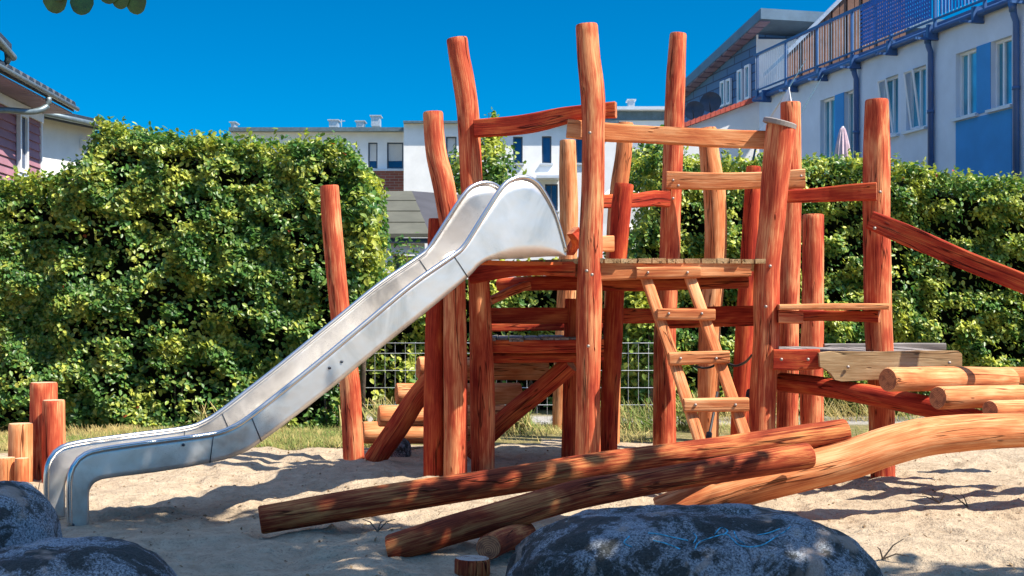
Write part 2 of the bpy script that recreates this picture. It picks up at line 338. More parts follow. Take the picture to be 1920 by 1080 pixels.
# ------------------------------------------------------------------ log / beam sweep
def sweep(name, pts, sec, M=WD, cap=CE, parent=None, box=False, wob=.05, step=.05, rc=.014, seed=None, cut=False):
    """pts: world points; sec: radius per point, or (thickness, height) per point for box"""
    rows = [list(p)+(list(s) if box else [s]) for p, s in zip(pts, sec)]
    A = cr(rows, step); r = random.Random(seed if seed is not None else hash((name, round(A[0][0], 3), round(A[0][2], 3))) & 0xffff)
    C = A[:, :3]; T = np.gradient(C, axis=0); T /= np.linalg.norm(T, axis=1)[:, None]
    vert = abs((C[-1]-C[0])[2])/np.linalg.norm(C[-1]-C[0]) > .75
    up0 = np.array([0, 1., 0]) if vert else np.array([0, 0, 1.])
    S = np.cross(T, up0); S /= np.linalg.norm(S, axis=1)[:, None]; U = np.cross(S, T)
    L = np.concatenate([[0], np.cumsum(np.linalg.norm(np.diff(C, axis=0), axis=1))])
    if box:
        un = []
        for cx, cy, a0 in ((1,1,0),(-1,1,90),(-1,-1,180),(1,-1,270)):
            for k in range(4): un.append((cx, cy, math.radians(a0+30*k)))
        n = len(un)
    else:
        n = 24; th = np.linspace(0, 2*math.pi, n, endpoint=False)
    ph = [r.uniform(0, 6.3) for _ in range(8)]
    V = []; lc = []; cutn = None
    if cut:
        nn_ = T[0].copy(); nn_[1] = 0; nn_ /= np.linalg.norm(nn_); cutn = (T[0], nn_)
    offx, offy = r.uniform(-.02, .02), r.uniform(-.02, .02)
    def ring(i, sc_=1., adv=0):
        c = C[i]+T[i]*adv
        if box:
            tk, h = A[i, 3], A[i, 4]; tk *= sc_; h *= sc_
            h *= 1+.05*wob/.05*.5*math.sin(L[i]*3.1+ph[0])+.02*math.sin(L[i]*8+ph[1])
            q = [(cx*(tk/2-rc)+rc*math.cos(an), cy*(h/2-rc)+rc*math.sin(an)) for cx, cy, an in un]
        else:
            R = A[i, 3]*sc_; l = L[i]
            rr = R*(1+wob*(.9*np.sin(th+ph[0]+.5*l)*math.sin(l*1.3+ph[1])+.6*np.sin(2*th+ph[2]+.7*l)+.35*np.sin(3*th+ph[3]-1.1*l)+.22*np.sin(5*th+ph[4]+.4*l)+.35*math.sin(l*4.5+ph[5])))
            q = list(zip(rr*np.cos(th), rr*np.sin(th)))
        for a, b in q:
            w_ = S[i]*a+U[i]*b
            if cutn is not None and L[i] < .3: w_ = w_-cutn[0]*(w_@cutn[1])/(cutn[0]@cutn[1])*(1-L[i]/.3)
            V.append(c+w_); lc.append((a+offx, b+offy, L[i]))
    ring(0, .93 if not box else .97, 0)
    bev = .012 if not box else .005
    A0 = C[0].copy()
    C[0] = C[0]+T[0]*bev; ring(0); C[0] = A0
    for i in range(1, len(C)-1): ring(i)
    AE = C[-1].copy(); C[-1] = C[-1]-T[-1]*bev; ring(len(C)-1); C[-1] = AE; ring(len(C)-1, .93 if not box else .97)
    k = len(V)//n; Fs = []; mi = []; sm = []
    for i in range(k-1):
        for j in range(n):
            Fs.append((i*n+j, i*n+(j+1) % n, (i+1)*n+(j+1) % n, (i+1)*n+j)); mi.append(0); sm.append(not box or True)
    for i, rev in ((0, True), (k-1, False)):
        base = len(V); V2 = V[i*n:(i+1)*n]; L2 = lc[i*n:(i+1)*n]; V += V2; lc += L2
        f = tuple(range(base, base+n)); Fs.append(f[::-1] if rev else f); mi.append(1); sm.append(False)
    if box:
        for q in range(len(sm)-2): sm[q] = False
    # flip check
    o = mesh(name, V, Fs, [M, cap], parent, mi, sm, lc)
    return o
def lg(name, px, M=WD, cap=CE, parent=None, wob=.05, ground=False, **kw):
    """log from photo rows (x, y, width_px, Y)"""
    pts = [P(x, y, Y) for x, y, w_, Y in px]; rad = [w_/F*Y/2 for x, y, w_, Y in px]
    if ground:
        a, b = pts[-2], pts[-1]; t = (b-a).normalized()
        g = gz(b.x, b.y)-.12
        if b.z > g+.02:
            e = b+t*((b.z-g)/max(.3, -t.z)); 
            pts.append(e); rad.append(rad[-1])
    return sweep(name, pts, rad, M, cap, parent, wob=wob, **kw)
def bm_(name, px, thick=.06, M=WD, cap=CE, parent=None, **kw):
    """board from photo rows (x, y, height_px, Y)"""
    pts = [P(x, y, Y) for x, y, h, Y in px]; s = [(thick, h/F*Y) for x, y, h, Y in px]
    return sweep(name, pts, s, M, cap, parent, box=True, **kw)
# ------------------------------------------------------------------ climbing frame
cf = empty('climbing_frame', (.9, 11, 0), 'red-orange climbing frame of bent round posts, rails and raised wooden decks beside the metal slide', 'climbing frame')
def post(rows, Y, M=WD, cap=CEP, wob=.045, parent=cf, name='post', lab=None):
    o = lg(name, [(x, y, w_, Y) for x, y, w_ in rows], M, cap, parent, wob, True)
    if lab: o['label'] = lab
    return o
def bolt(px, py, Y, r=.013, parent=cf):
    c = P(px, py, Y); m = MB(); m.tube([c, c+Vector((0,-.008,0)), c+Vector((0,-.012,0))], [r, r*.9, r*.4], 10); return m.build('bolt', BOLT, parent, True)
post([(1100,46,41),(1104,110,43),(1109,155,45),(1112,200,44),(1112,250,41),(1111,350,43),(1108,420,44),(1106,500,46),(1104,600,48),(1104,700,46),(1103,850,49)], 10.0, lab='tall front post')
post([(857,72,38),(862,110,38),(868,143,40),(877,207,41),(881,283,42),(884,350,41),(893,450,41),(898,545,41),(902,650,44),(905,760,48),(906,870,46)], 10.6)
post([(812,210,39),(814,250,39),(819,293,40),(828,330,42),(836,370,42),(845,430,42),(851,500,42),(853,600,43),(855,750,45),(854,880,44)], 10.35)
post([(819,410,30),(817,500,33),(814,620,35),(813,750,38),(812,880,37)], 10.42, WR)
post([(1271,63,32),(1268,110,35),(1266,150,38),(1263,235,39),(1260,340,38),(1257,420,39),(1256,480,40),(1248,600,41),(1246,720,42),(1246,845,43)], 12.2)
post([(1325,240,34),(1329,280,36),(1334,325,40),(1340,370,41),(1342,450,40),(1338,530,40),(1331,620,41),(1329,720,40),(1328,820,40)], 12.9, WL)
post([(1173,230,28),(1169,290,30),(1161,350,33),(1154,430,34),(1149,600,34),(1146,800,34)], 13.0, WL)
post([(1171,345,36),(1164,400,38),(1159,475,35),(1152,560,36),(1147,660,37),(1142,760,35),(1140,850,34)], 11.4, WR)
post([(1064,263,30),(1065,330,33),(1067,400,34),(1065,500,34),(1060,600,34),(1053,700,30),(1050,790,28)], 14.6, WL)
post([(1074,560,30),(1072,700,32),(1070,850,34)], 11.3, WR)
post([(1413,312,28),(1409,400,33),(1404,480,33),(1397,600,34),(1391,720,34),(1387,820,34)], 12.8, WR)
post([(1482,192,37),(1483,280,38),(1485,380,34),(1482,500,37),(1479,620,37),(1477,740,39),(1475,840,40)], 12.0, WD)
post([(1524,402,40),(1524,500,41),(1524,600,43),(1522,700,44),(1523,820,45)], 12.8, WD)
post([(1645,187,44),(1645,230,47),(1645,280,50),(1644,400,51),(1645,500,53),(1646,600,52),(1651,700,50),(1653,800,49),(1655,885,46)], 10.25)
post([(1464,234,53),(1458,290,52),(1452,350,50),(1447,420,49),(1439,490,49),(1437,560,49),(1437,630,48),(1432,700,50),(1428,790,52),(1427,885,52)], 10.1, lab='leaning front post under a grey wooden cap')
# cap disc on the leaning post
c0 = P(1462, 231, 10.1); m = MB(); ax = Vector((.26,-.12,1)).normalized(); m.tube([c0-ax*.022, c0-ax*.018, c0+ax*.014, c0+ax*.02], [.125,.133,.133,.125], 26)
cp = m.build('post_cap', WGR, cf); cp['label'] = 'grey weathered round cap'
# rails
bm_('rail', [(890,241,32,10.5),(960,236,36,10.42),(1007,229,37,10.36),(1050,219,33,10.3),(1092,211,27,10.24),(1140,207,30,10.2),(1155,206,31,10.18)], .07, WR, parent=cf)
bm_('rail', [(1063,241,35,10.17),(1135,248,35,10.18),(1207,252,33,10.2),(1280,256,32,10.2),(1360,260,33,10.22),(1452,263,33,10.25)], .07, WL, parent=cf)
bm_('rail', [(1118,378,24,11.55),(1190,376,27,11.8),(1225,372,29,11.95),(1254,374,30,12.02)], .07, WR, parent=cf)
bm_('rail', [(1250,338,33,12.04),(1345,340,31,11.95),(1426,338,32,11.9),(1510,335,36,11.82)], .07, WL, parent=cf)
bm_('rail', [(1452,369,22,10.3),(1510,367,25,10.25),(1557,364,28,10.2),(1600,361,31,10.12),(1644,359,34,10.06)], .07, WR, parent=cf)
bm_('rail', [(1108,457,28,11.1),(1149,457,30,11.15)], .09, WL, parent=cf)
bm_('rail', [(1074,432,24,10.6),(1080,450,22,10.7),(1070,470,18,11.3)], .07, WR, parent=cf)
bm_('handrail', [(1631,412,36,10.02),(1660,424,38,9.98),(1700,441,39,9.92),(1745,460,37,9.84),(1800,484,36,9.72),(1860,508,35,9.6),(1925,534,35,9.48),(2060,590,34,9.2)], .06, WR, parent=cf)
# main deck: boards with open gaps
def deck(name, poly, z0, z1, wd, gap, M, parent, seed=1, skew=0.):
    r = random.Random(seed); V=[]; Fs=[]; lc=[]
    xs_ = [p[0] for p in poly]; x = min(xs_)+.03; mx = max(xs_)
    def rng_(x):
        ys_=[]
        for (ax_,ay),(bx,by) in zip(poly, poly[1:]+poly[:1]):
            if (ax_-x)*(bx-x) <= 0 and ax_ != bx: ys_.append(ay+(by-ay)*(x-ax_)/(bx-ax_))
        return min(ys_), max(ys_)
    k = 0
    while x < mx-.05:
        wdt = wd*r.uniform(.75, 1.2); a, b = x, min(x+wdt, mx-.01); x = b+gap*r.uniform(.6, 1.5)
        if b-a < .03: continue
        (a0,a1),(b0,b1) = rng_(a), rng_(b); e = r.uniform(-.012, .012); t = r.uniform(-.004,.004); n=len(V)
        V += [(a,a0+e,z0),(b,b0+e,z0),(b,b1,z0),(a,a1,z0),(a,a0+e,z1+t),(b,b0+e,z1+t),(b,b1,z1+t),(a,a1,z1+t)]
        for q in V[n:]: lc.append((q[0]+k*.37, q[2]-z0, q[1]))
        for f in ((3,2,1,0),(4,5,6,7),(0,1,5,4),(1,2,6,5),(2,3,7,6),(3,0,4,7)): Fs.append(tuple(n+i for i in f))
        k += 1
    return mesh(name, V, Fs, M, parent, lc=lc)
deck('deck', [(.64,9.93),(2.03,10.0),(2.4,11.75),(1.5,12.0),(.5,12.0),(-.33,10.62)], 1.700, 1.737, .105, .010, WG, cf, 3)
bm_('deck_beam', [(1122,509,34,9.99),(1200,508,33,10.0),(1300,506,29,10.02),(1407,506,25,10.05)], .07, WL, parent=cf)
bm_('deck_beam', [(884,517,31,10.52),(920,511,30,10.42),(960,506,27,10.34),(1017,504,25,10.2),(1082,505,30,10.07)], .07, WR, parent=cf)
lg('deck_beam', [(935,534,24,11.45),(1000,531,27,11.3),(1080,531,27,11.2),(1200,534,24,11.2),(1300,532,22,11.2),(1402,529,24,11.2)], WR, CE, cf)
bm_('deck_beam', [(905,592,30,11.0),(1000,592,30,11.15),(1100,592,29,11.35),(1240,592,29,11.6)], .07, WR, parent=cf)
bm_('deck_beam', [(1235,598,36,11.1),(1330,594,39,10.85),(1420,592,38,10.6)], .07, WR, parent=cf)
bm_('deck_beam', [(900,614,15,12.2),(1130,612,15,12.2)], .08, WR, parent=cf)
# middle deck
deck('deck', [(-.28,10.66),(.78,10.66),(.85,12.2),(-.2,12.2)], 1.075, 1.105, .12, .010, WGR, cf, 9)
bm_('deck_beam', [(905,649,25,10.68),(1000,650,24,10.68),(1132,648,25,10.68)], .06, WR, parent=cf)
lg('deck_beam', [(905,672,20,10.85),(1000,671,20,10.85),(1132,670,20,10.85)], WR, CE, cf)
# braces and log stairs
lg('brace', [(700,866,40,11.35),(720,840,42,11.3),(748,800,42,11.2),(778,752,40,11.1),(810,712,38,11.0),(850,680,36,10.95)], WR, CE, cf)
lg('brace', [(880,850,36,11.35),(925,805,38,11.25),(968,767,39,11.15),(1015,730,38,11.05),(1070,682,37,10.95)], WR, CE, cf)
bm_('brace', [(917,565,14,10.75),(960,545,16,10.95),(990,535,16,11.1)], .07, WD, parent=cf)
for (x0,y0,w0,Y0,x1,y1,Y1) in ((681,812,42,12.3,900,809,12.55),(710,780,40,12.0,945,777,12.3),(743,738,40,11.7,975,738,12.0),(784,690,42,11.4,1024,692,11.75)):
    lg('step', [(x0,y0,w0,Y0),((x0+x1)/2,(y0+y1)/2+1,w0,(Y0+Y1)/2),(x1,y1,w0,Y1)], WL, CE, cf, .035)
# bench board on the right side and its carrier
bm_('seat_board', [(1456,576,11,10.05),(1560,575,12,10.03),(1659,575,12,10.02)], .26, WL, parent=cf)
bm_('deck_beam', [(1459,594,24,10.02),(1505,595,25,10.0)], .09, WD, parent=cf)
bm_('deck_beam', [(1500,592,20,10.35),(1560,592,19,10.25),(1649,594,22,10.08)], .08, WR, parent=cf)
# low deck to the right
bm_('deck_beam', [(1449,674,38,9.97),(1490,675,38,9.95),(1537,673,36,9.93)], .09, WR, parent=cf)
def profile_board(name, outline, Y, th, M, parent):
    pts = [P(x, y, Y) for x, y in outline]; n = len(pts); V = [p for p in pts]+[p+Vector((0, th, 0)) for p in pts]
    Fs = [tuple(range(n))[::-1], tuple(range(n, 2*n))]+[(i, (i+1) % n, n+(i+1) % n, n+i) for i in range(n)]
    lc = [(p.z, p.y-Y, p.x) for p in V]; return mesh(name, V, Fs, M, parent, lc=lc)
o = profile_board('deck_beam', [(1536,662),(1560,659),(1640,660),(1720,658),(1797,658),(1804,664),(1804,700),(1800,706),(1700,709),(1600,714),(1578,715),(1566,712),(1558,700),(1548,692),(1538,688)], 9.84, .09, WG, cf)
o['label'] = 'wide brown weathered board with a curved lower corner'
deck('deck', [(2.02,10.0),(3.46,9.95),(3.5,11.5),(2.1,11.5)], .985, 1.012, .14, .01, WGR, cf, 12)
bm_('deck_beam', [(1545,651,13,11.5),(1660,650,13,11.5),(1772,650,14,11.5)], .07, WGR, parent=cf)
lg('deck_beam', [(1462,716,36,10.35),(1540,724,38,10.1),(1640,742,40,9.8),(1760,767,40,9.45),(1850,792,40,9.2),(1960,815,40,9.0)], WR, CE, cf, .06)
for (x0,y0,w0,Y0,x1,y1,Y1) in ((1664,712,47,9.3,1895,712,9.95),(1758,746,44,9.0,2010,742,9.65),(1856,769,38,8.8,2060,768,9.35),(1882,704,32,10.3,1990,706,10.6)):
    lg('step', [(x0,y0,w0,Y0),((x0+x1)/2,(y0+y1)/2-1,w0*.99,(Y0+Y1)/2),(x1,y1,w0*Y0/Y1,Y1)], WL, CE, cf, .035)
# ladder
ld = empty('ladder', P(1350, 700, 9.3)); ld.parent = cf; ld.matrix_parent_inverse = Matrix.Translation(-world_loc(cf))
def lp(x, y):                        # ladder plane: Y from height
    Y = 10.0
    for _ in range(8): z = CH-(y-HZ)/F*Y; Y = 9.96-(1.63-z)*.52
    return Y
for x0, y0, x1, y1 in ((1207,508,1314,832),(1289,508,1400,826)):
    xe = x1+(x1-x0)/(y1-y0)*100; ye = y1+100
    sweep('side_rail', [P(x0,y0,lp(x0,y0)+.03), P((x0+x1)/2+1,(y0+y1)/2,lp(0,(y0+y1)/2)+.03), P(x1,y1,lp(x1,y1)+.03), P(xe,ye,lp(xe,ye)+.03)], [(.085,.075)]*4, WL, CE, ld, box=True, rc=.018, wob=.02)
for x0, y0, x1, y1, h in ((1193,512,1313,511,21),(1232,589,1340,590,21),(1254,673,1367,669,24),(1282,760,1403,758,25)):
    Y = lp(0, y0)-.035; k = bm_('rung', [(x0,y0,h,Y),((x0+x1)/2,(y0+y1)/2,h*1.03,Y),(x1,y1,h,Y)], .085, WL, parent=ld, rc=.02)
    for xx in (x0+22, x1-24): bolt(xx, y0-1, Y-.043, .011, ld)
for b_ in ((1214,504,9.95),(1300,504,9.96),(1444,499,9.99),(1436,575,9.98),(1272,348,11.99),(1502,330,11.78),(1640,428,9.97)): bolt(*b_)
for b_ in ((1106,249,9.9),(1100,508,9.88),(1110,515,9.88),(906,516,10.45),(1262,372,11.9),(1470,262,10.0),(1650,360,10.13),(1648,574,10.13),(1465,674,9.9),(1515,674,9.88),(1590,688,9.83),(1780,680,9.83),(1103,649,9.88),(1262,338,11.99)): bolt(*b_)
# black safety cable under the ladder
m = MB(); pts = [P(*q) for q in ((1300,686,11.6),(1318,690,11.6),(1336,687,11.5),(1350,676,11.4),(1362,680,11.3),(1378,686,11.2),(1396,680,11.0),(1410,666,10.4))]
m.tube([Vector(v) for v in cr(pts, .03)], .011, 6); m.build('cable', BLACK, cf, True); m = MB(); m.tube([P(1345,735,12.7),P(1339,770,12.6),P(1330,815,12.4),P(1328,835,12.3)], .014, 6); m.build('cable', BLACK, cf, True); m = MB(); m.tube([P(1330,812,12.4),P(1328,826,12.35)], .03, 8); m.build('cable', BLACK, cf, True); m = MB(); m.tube([P(1408,735,10.6),P(1405,755,10.5)], .04, 8)
m.build('cable', BLACK, cf, True)
# ------------------------------------------------------------------ slide
O = Vector((-2.68, 7.75, 0)); D = Vector((.818, .575, 0)); NR = Vector((-.575, .818, 0)); SW = .50
def tz(px, py):
    k = (px-960)/F; t = (k*O.y-O.x)/(D.x-k*D.y); Y = O.y+D.y*t; return t, CH-(py-HZ)/F*Y
pairs = [((131,992),(166,992)),((130,950),(167,955)),((130,905),(167,925)),((137,876),(172,911)),((155,855),(183,902)),((192,843),(207,896)),((296,828),(300,884)),((400,814),(393,868)),((437,801),(447,853)),((470,780),(490,828)),((540,725),(570,768)),((596,680),(640,713)),((685,606),(722,646)),((773,533),(800,584)),((850,479),(877,520)),((867,465),(897,499)),((880,447),(915,488)),((908,402),(935,486)),((937,357),(955,485)),((955,339),(970,484)),((980,332),(990,483)),((1003,340),(1010,482)),((1021,362),(1028,481)),((1042,405),(1047,481)),((1063,478),(1061,480))]
RP = []
for a_, b_ in pairs: RP.append([*tz(*a_), *tz(*b_)])
A = np.array(RP); A = cr([[*r_[:2], 0, *r_[2:]] for r_ in RP], .022)
def S3(t, z, w_): return O+D*t+NR*w_+Vector((0,0,z))
sd = empty('slide', (-2.7, 7.9, 0), 'long stainless steel slide running down from the climbing frame to the sand', 'slide')
for w_ in (0, SW):
    V=[]; Fs=[]; R=6
    for r_ in A:
        for k in range(R+1):
            f = k/R; V.append(S3(r_[0]*(1-f)+r_[3]*f, r_[1]*(1-f)+r_[4]*f, w_))
    for i in range(len(A)-1):
        for k in range(R): q = i*(R+1)+k; Fs.append((q, q+1, q+R+2, q+R+1))
    o = mesh('side_panel', V, Fs, STEEL, sd, sm=True); so = o.modifiers.new('t', 'SOLIDIFY'); so.thickness = .006; so.offset = 0
    m = MB(); m.tube([S3(r_[0], r_[1], w_) for r_ in A[::2]], .018, 20, 0, NR); m.build('rim_tube', CHROME, sd, True)
V=[]; Fs=[]
bi = [r_ for r_ in A if r_[4] > .26 or r_[3] > 1]
for r_ in bi:
    for w_ in (.003, .04, .12, .25, .38, .46, SW-.003):
        lift = .05*abs(w_/SW*2-1)**4+.035
        V.append(S3(r_[3], r_[4]+lift if r_[3] > .35 else r_[4]+lift*.6, w_))
for i in range(len(bi)-1):
    for k in range(6): q = i*7+k; Fs.append((q, q+1, q+8, q+7))
o = mesh('chute_bed', V, Fs, STEEL, sd, sm=True); so = o.modifiers.new('t', 'SOLIDIFY'); so.thickness = .006; so.offset = 0
for (ra, rb) in ((14, 14), (7, 7), (9, 9)):
    (t0, z0), (t1, z1) = tz(*pairs[ra][0]), tz(*pairs[rb][1])
    m = MB()
    for w_ in (-.006, SW-.006): m.tube([S3(t0, z0, w_), S3(t1, z1, w_)], .003, 6)
    m.tube([S3(t1, z1+.037, .03), S3(t1, z1+.037, SW-.03)], .003, 6); m.build('weld_seam', DARKM, sd, True)
m = MB(); t_, z_ = tz(1061, 480); m.box((0,0,0),(.001,.001,.001)); m.v = []; m.f = []; m.m = []
m.hexa([S3(3.15,1.69,.14),S3(3.86,1.69,.14),S3(3.86,1.69,SW-.02),S3(3.15,1.69,SW-.02),S3(3.15,1.712,.14),S3(3.86,1.712,.14),S3(3.86,1.712,SW-.02),S3(3.15,1.712,SW-.02)])
m.build('support_board', WR, sd)
for px, py in ((617,690),(640,678),(136,984),(343,834)): 
    t_, z_ = tz(px, py); m = MB(); c = S3(t_, z_, -.004); m.tube([c, c-NR*.008], .010, 8); m.build('rivet', DARKM, sd, True)
# ------------------------------------------------------------------ free logs and posts
def solo(o, label, cat, group=None): return tag(o, label, cat, group)
solo(post([(617,348,35),(622,420,36),(631,520,36),(640,603,37),(650,670,37),(657,730,38),(660,790,38),(663,850,40)], 11.45, parent=None, name='wooden_post'), 'tall leaning round post standing alone left of the climbing frame, behind the slide', 'post')
solo(lg('balance_log', [(487,976,56,7.6),(640,950,57,7.7),(800,925,56,7.85),(960,901,54,8.0),(1120,876,54,8.15),(1300,851,52,8.3),(1450,829,50,8.42),(1586,809,49,8.52)], WDK, CE, None), 'upper and longer of two slanting balance logs, its left end low over the sand', 'log', 'slanting balance logs in the sand')
solo(lg('balance_log', [(728,1031,52,6.75),(790,1012,55,6.85),(850,993,56,7.0),(952,965,58,7.2),(1030,942,56,7.4),(1100,924,55,7.55),(1240,900,50,7.8),(1380,877,50,8.0),(1518,855,50,8.15)], WDK, CE, None, cut=True), 'lower and nearer of two slanting balance logs, bent, with dappled shade on it', 'log', 'slanting balance logs in the sand')
solo(lg('balance_log', [(1235,965,66,8.45),(1330,932,72,8.42),(1420,905,74,8.4),(1500,885,74,8.4),(1590,862,74,8.42),(1660,838,72,8.45),(1730,820,70,8.5),(1800,812,69,8.55),(1870,808,66,8.6),(1960,805,64,8.65),(2120,800,64,8.7)], WL, CE, None, .04), 'thickest log, pale orange and arched, rising to the right from behind the big boulder', 'log')
solo(lg('short_log', [(916,1027,50,6.6),(945,1013,47,6.9),(985,1000,44,7.35)], WDK, CE, None), 'short log lying under the nearer balance log, its dark cut end facing out', 'log')
solo(lg('stump', [(888,1046,64,6.42),(888,1085,64,6.42)], WDK, CEG, None, .08), 'very low round stump in front of the short log', 'stump')
solo(lg('stump', [(966,990,20,7.1),(966,1030,20,7.1)], WR, CEG, None, .05), 'thin stump stub between the short log and the big boulder', 'stump')
for rows, Y, lb, M_ in ((((81,717,50),(81,800,50),(82,890,52)), 10.25, 'tallest round wooden stump at the left edge', WD), (((101,750,41),(101,800,42),(102,885,43)), 10.05, 'second tallest wooden stump, right of the tallest one at the left edge', WD), (((38,794,43),(38,850,44),(38,900,45)), 10.0, 'middle-height wooden stump left of the tallest one', WL), (((11,858,34),(11,890,34),(11,908,34)), 9.75, 'lowest wooden stump cut by the left edge of the photo', WL), (((41,859,26),(41,890,27),(41,908,27)), 9.72, 'thin low wooden stump in front of the middle-height one', WL)):
    solo(post(list(rows), Y, M_, parent=None, name='stump'), lb, 'stump', 'palisade stumps at the left edge')
# ------------------------------------------------------------------ boulders and stones
def boulder(name, c, r, seed, label, amp=.16, pw=2.4, group=None, M=STONE, n=(96, 60)):
    V=[]; Fs=[]; q = seed*13.7; nu, nv = n
    for j in range(nv+1):
        ph = math.pi*j/nv
        for i in range(nu):
            th = 2*math.pi*i/nu; x, y, z = math.sin(ph)*math.cos(th), math.sin(ph)*math.sin(th), math.cos(ph)
            k = (abs(x)**pw+abs(y)**pw+abs(z)**pw)**(-1/pw); x, y, z = x*k, y*k, z*k
            d = 1+amp*(float(fbm(x*1.3+q+z*.9, y*1.3+q-z*.7, 3))-.5)*2+.07*(float(fbm(x*5+q+z*2, y*5+z*3, 3))-.5)+.035*(float(fbm(x*16+q+z*5, y*16+z*9, 2))-.5)
            V.append((c[0]+x*d*r[0], c[1]+y*d*r[1], c[2]+z*d*r[2]))
    for j in range(nv):
        for i in range(nu): Fs.append((j*nu+i, (j+1)*nu+i, (j+1)*nu+(i+1) % nu, j*nu+(i+1) % nu))
    o = mesh(name, V, Fs, M, sm=True); return tag(o, label, 'boulder' if 'boulder' in name else 'stone', group)
G_ = 'granite boulders in the foreground'
bb = boulder('boulder', (.83, 6.0, -.05), (.88, .62, .435), 1, 'largest dark granite boulder, blue chalk scribbles on its top', .07, 2.75, G_, n=(140, 80))
boulder('boulder', (-2.82, 6.75, .0), (.40, .5, .42), 2, 'rounded boulder cut by the left edge of the photo', .10, 2.3, G_)
boulder('boulder', (-1.95, 5.6, -.05), (.52, .45, .36), 3, 'low flat boulder in the bottom left corner', .10, 2.3, G_)
boulder('stone', (-1.02, 11.7, .06), (.10, .08, .12), 4, 'small pale stone behind the foot of the slanting brace', .1, 2.2, None, STONE, (24, 14))
from mathutils.bvhtree import BVHTree
bv = BVHTree.FromPolygons([v.co for v in bb.data.vertices], [tuple(p.vertices) for p in bb.data.polygons])
def on_boulder(px, py):
    o_ = Vector((0,0,CH)); d_ = (P(px, py, 5)-o_).normalized(); h = bv.ray_cast(o_, d_)
    return None if h[0] is None else h[0]+h[1]*.002
m_all = []
for st in ([(1303,1030),(1310,1018),(1330,1010),(1360,1002),(1372,1010),(1385,1022),(1405,1026),(1430,1022),(1450,1010),(1470,998),(1482,988)],[(1376,996),(1382,1010),(1396,1020)],[(1300,1020),(1306,1008),(1300,1000)],[(1340,1002),(1352,990),(1364,996),(1356,1004)],[(1215,1000),(1235,1002),(1262,1008),(1290,1014)],[(1420,1004),(1440,1000),(1462,992)],[(1225,1014),(1250,1020),(1275,1030)],[(1180,1006),(1170,1018),(1185,1026)]):
    pp = [on_boulder(x, y) for x, y in cr([list(q) for q in st], 3)]; pp = [p for p in pp if p]
    if len(pp) > 2: m = MB(); m.tube(pp, .003, 5); m.build('chalk_line', CHALK, bb, True)
# ------------------------------------------------------------------ foliage
TPL = np.array([(0,0,0),(-.27,.28,.07),(-.25,.66,.06),(0,1,-.05),(.25,.66,.06),(.27,.28,.07)])
def leaves(name, C, Nn, size, colr, parent=None, droop=.5, M=LEAF, tpl=TPL, along=None):
    n = len(C); Nn = Nn/np.linalg.norm(Nn, axis=1)[:, None]
    a = rng.normal(size=(n, 3)); a[:, 2] -= droop*1.5
    if along is not None: a = along
    a -= (a*Nn).sum(1)[:, None]*Nn; a /= np.linalg.norm(a, axis=1)[:, None]; s = np.cross(a, Nn)
    V = C[:, None, :]+size[:, None, None]*(tpl[None, :, 0:1]*s[:, None, :]+(tpl[None, :, 1:2]-.5)*a[:, None, :]+tpl[None, :, 2:3]*Nn[:, None, :])
    k = len(tpl); V = V.reshape(-1, 3); b = np.arange(n)*k
    if k == 6: F1 = np.stack([b, b+3, b+2, b+1], 1); F2 = np.stack([b, b+5, b+4, b+3], 1); Fq = np.stack([F1, F2], 1).reshape(-1, 4)
    else: Fq = np.stack([b, b+1, b+2, b+3], 1)
    me = bpy.data.meshes.new(name); me.vertices.add(len(V)); me.vertices.foreach_set('co', V.ravel())
    me.loops.add(Fq.size); me.loops.foreach_set('vertex_index', Fq.ravel()); me.polygons.add(len(Fq))
    me.polygons.foreach_set('loop_start', np.arange(len(Fq))*4); me.polygons.foreach_set('loop_total', np.full(len(Fq), 4)); me.update()
    at = me.attributes.new('lcol', 'FLOAT_COLOR', 'POINT'); cc = np.ones((n, k, 4)); cc[:, :, :3] = colr[:, None, :]; at.data.foreach_set('color', cc.ravel())
    me.materials.append(M); o = bpy.data.objects.new(name, me); COL.objects.link(o)
    if parent: o.parent = parent; o.matrix_parent_inverse = Matrix.Translation(-world_loc(parent))
    return o
def greens(n, yel, base=(.12,.235,.045), yc=(.48,.50,.09), dk=(.032,.105,.028)):
    t = rng.random(n)[:, None]; c = np.array(base)*(1-t)+np.array(dk)*t
    y = np.clip(yel, 0, 1)[:, None]; c = c*(1-y)+np.array(yc)*y
    c *= rng.uniform(.75, 1.35, n)[:, None]
    red = rng.random(n) < .0006; c[red] = (.35,.07,.03); return c
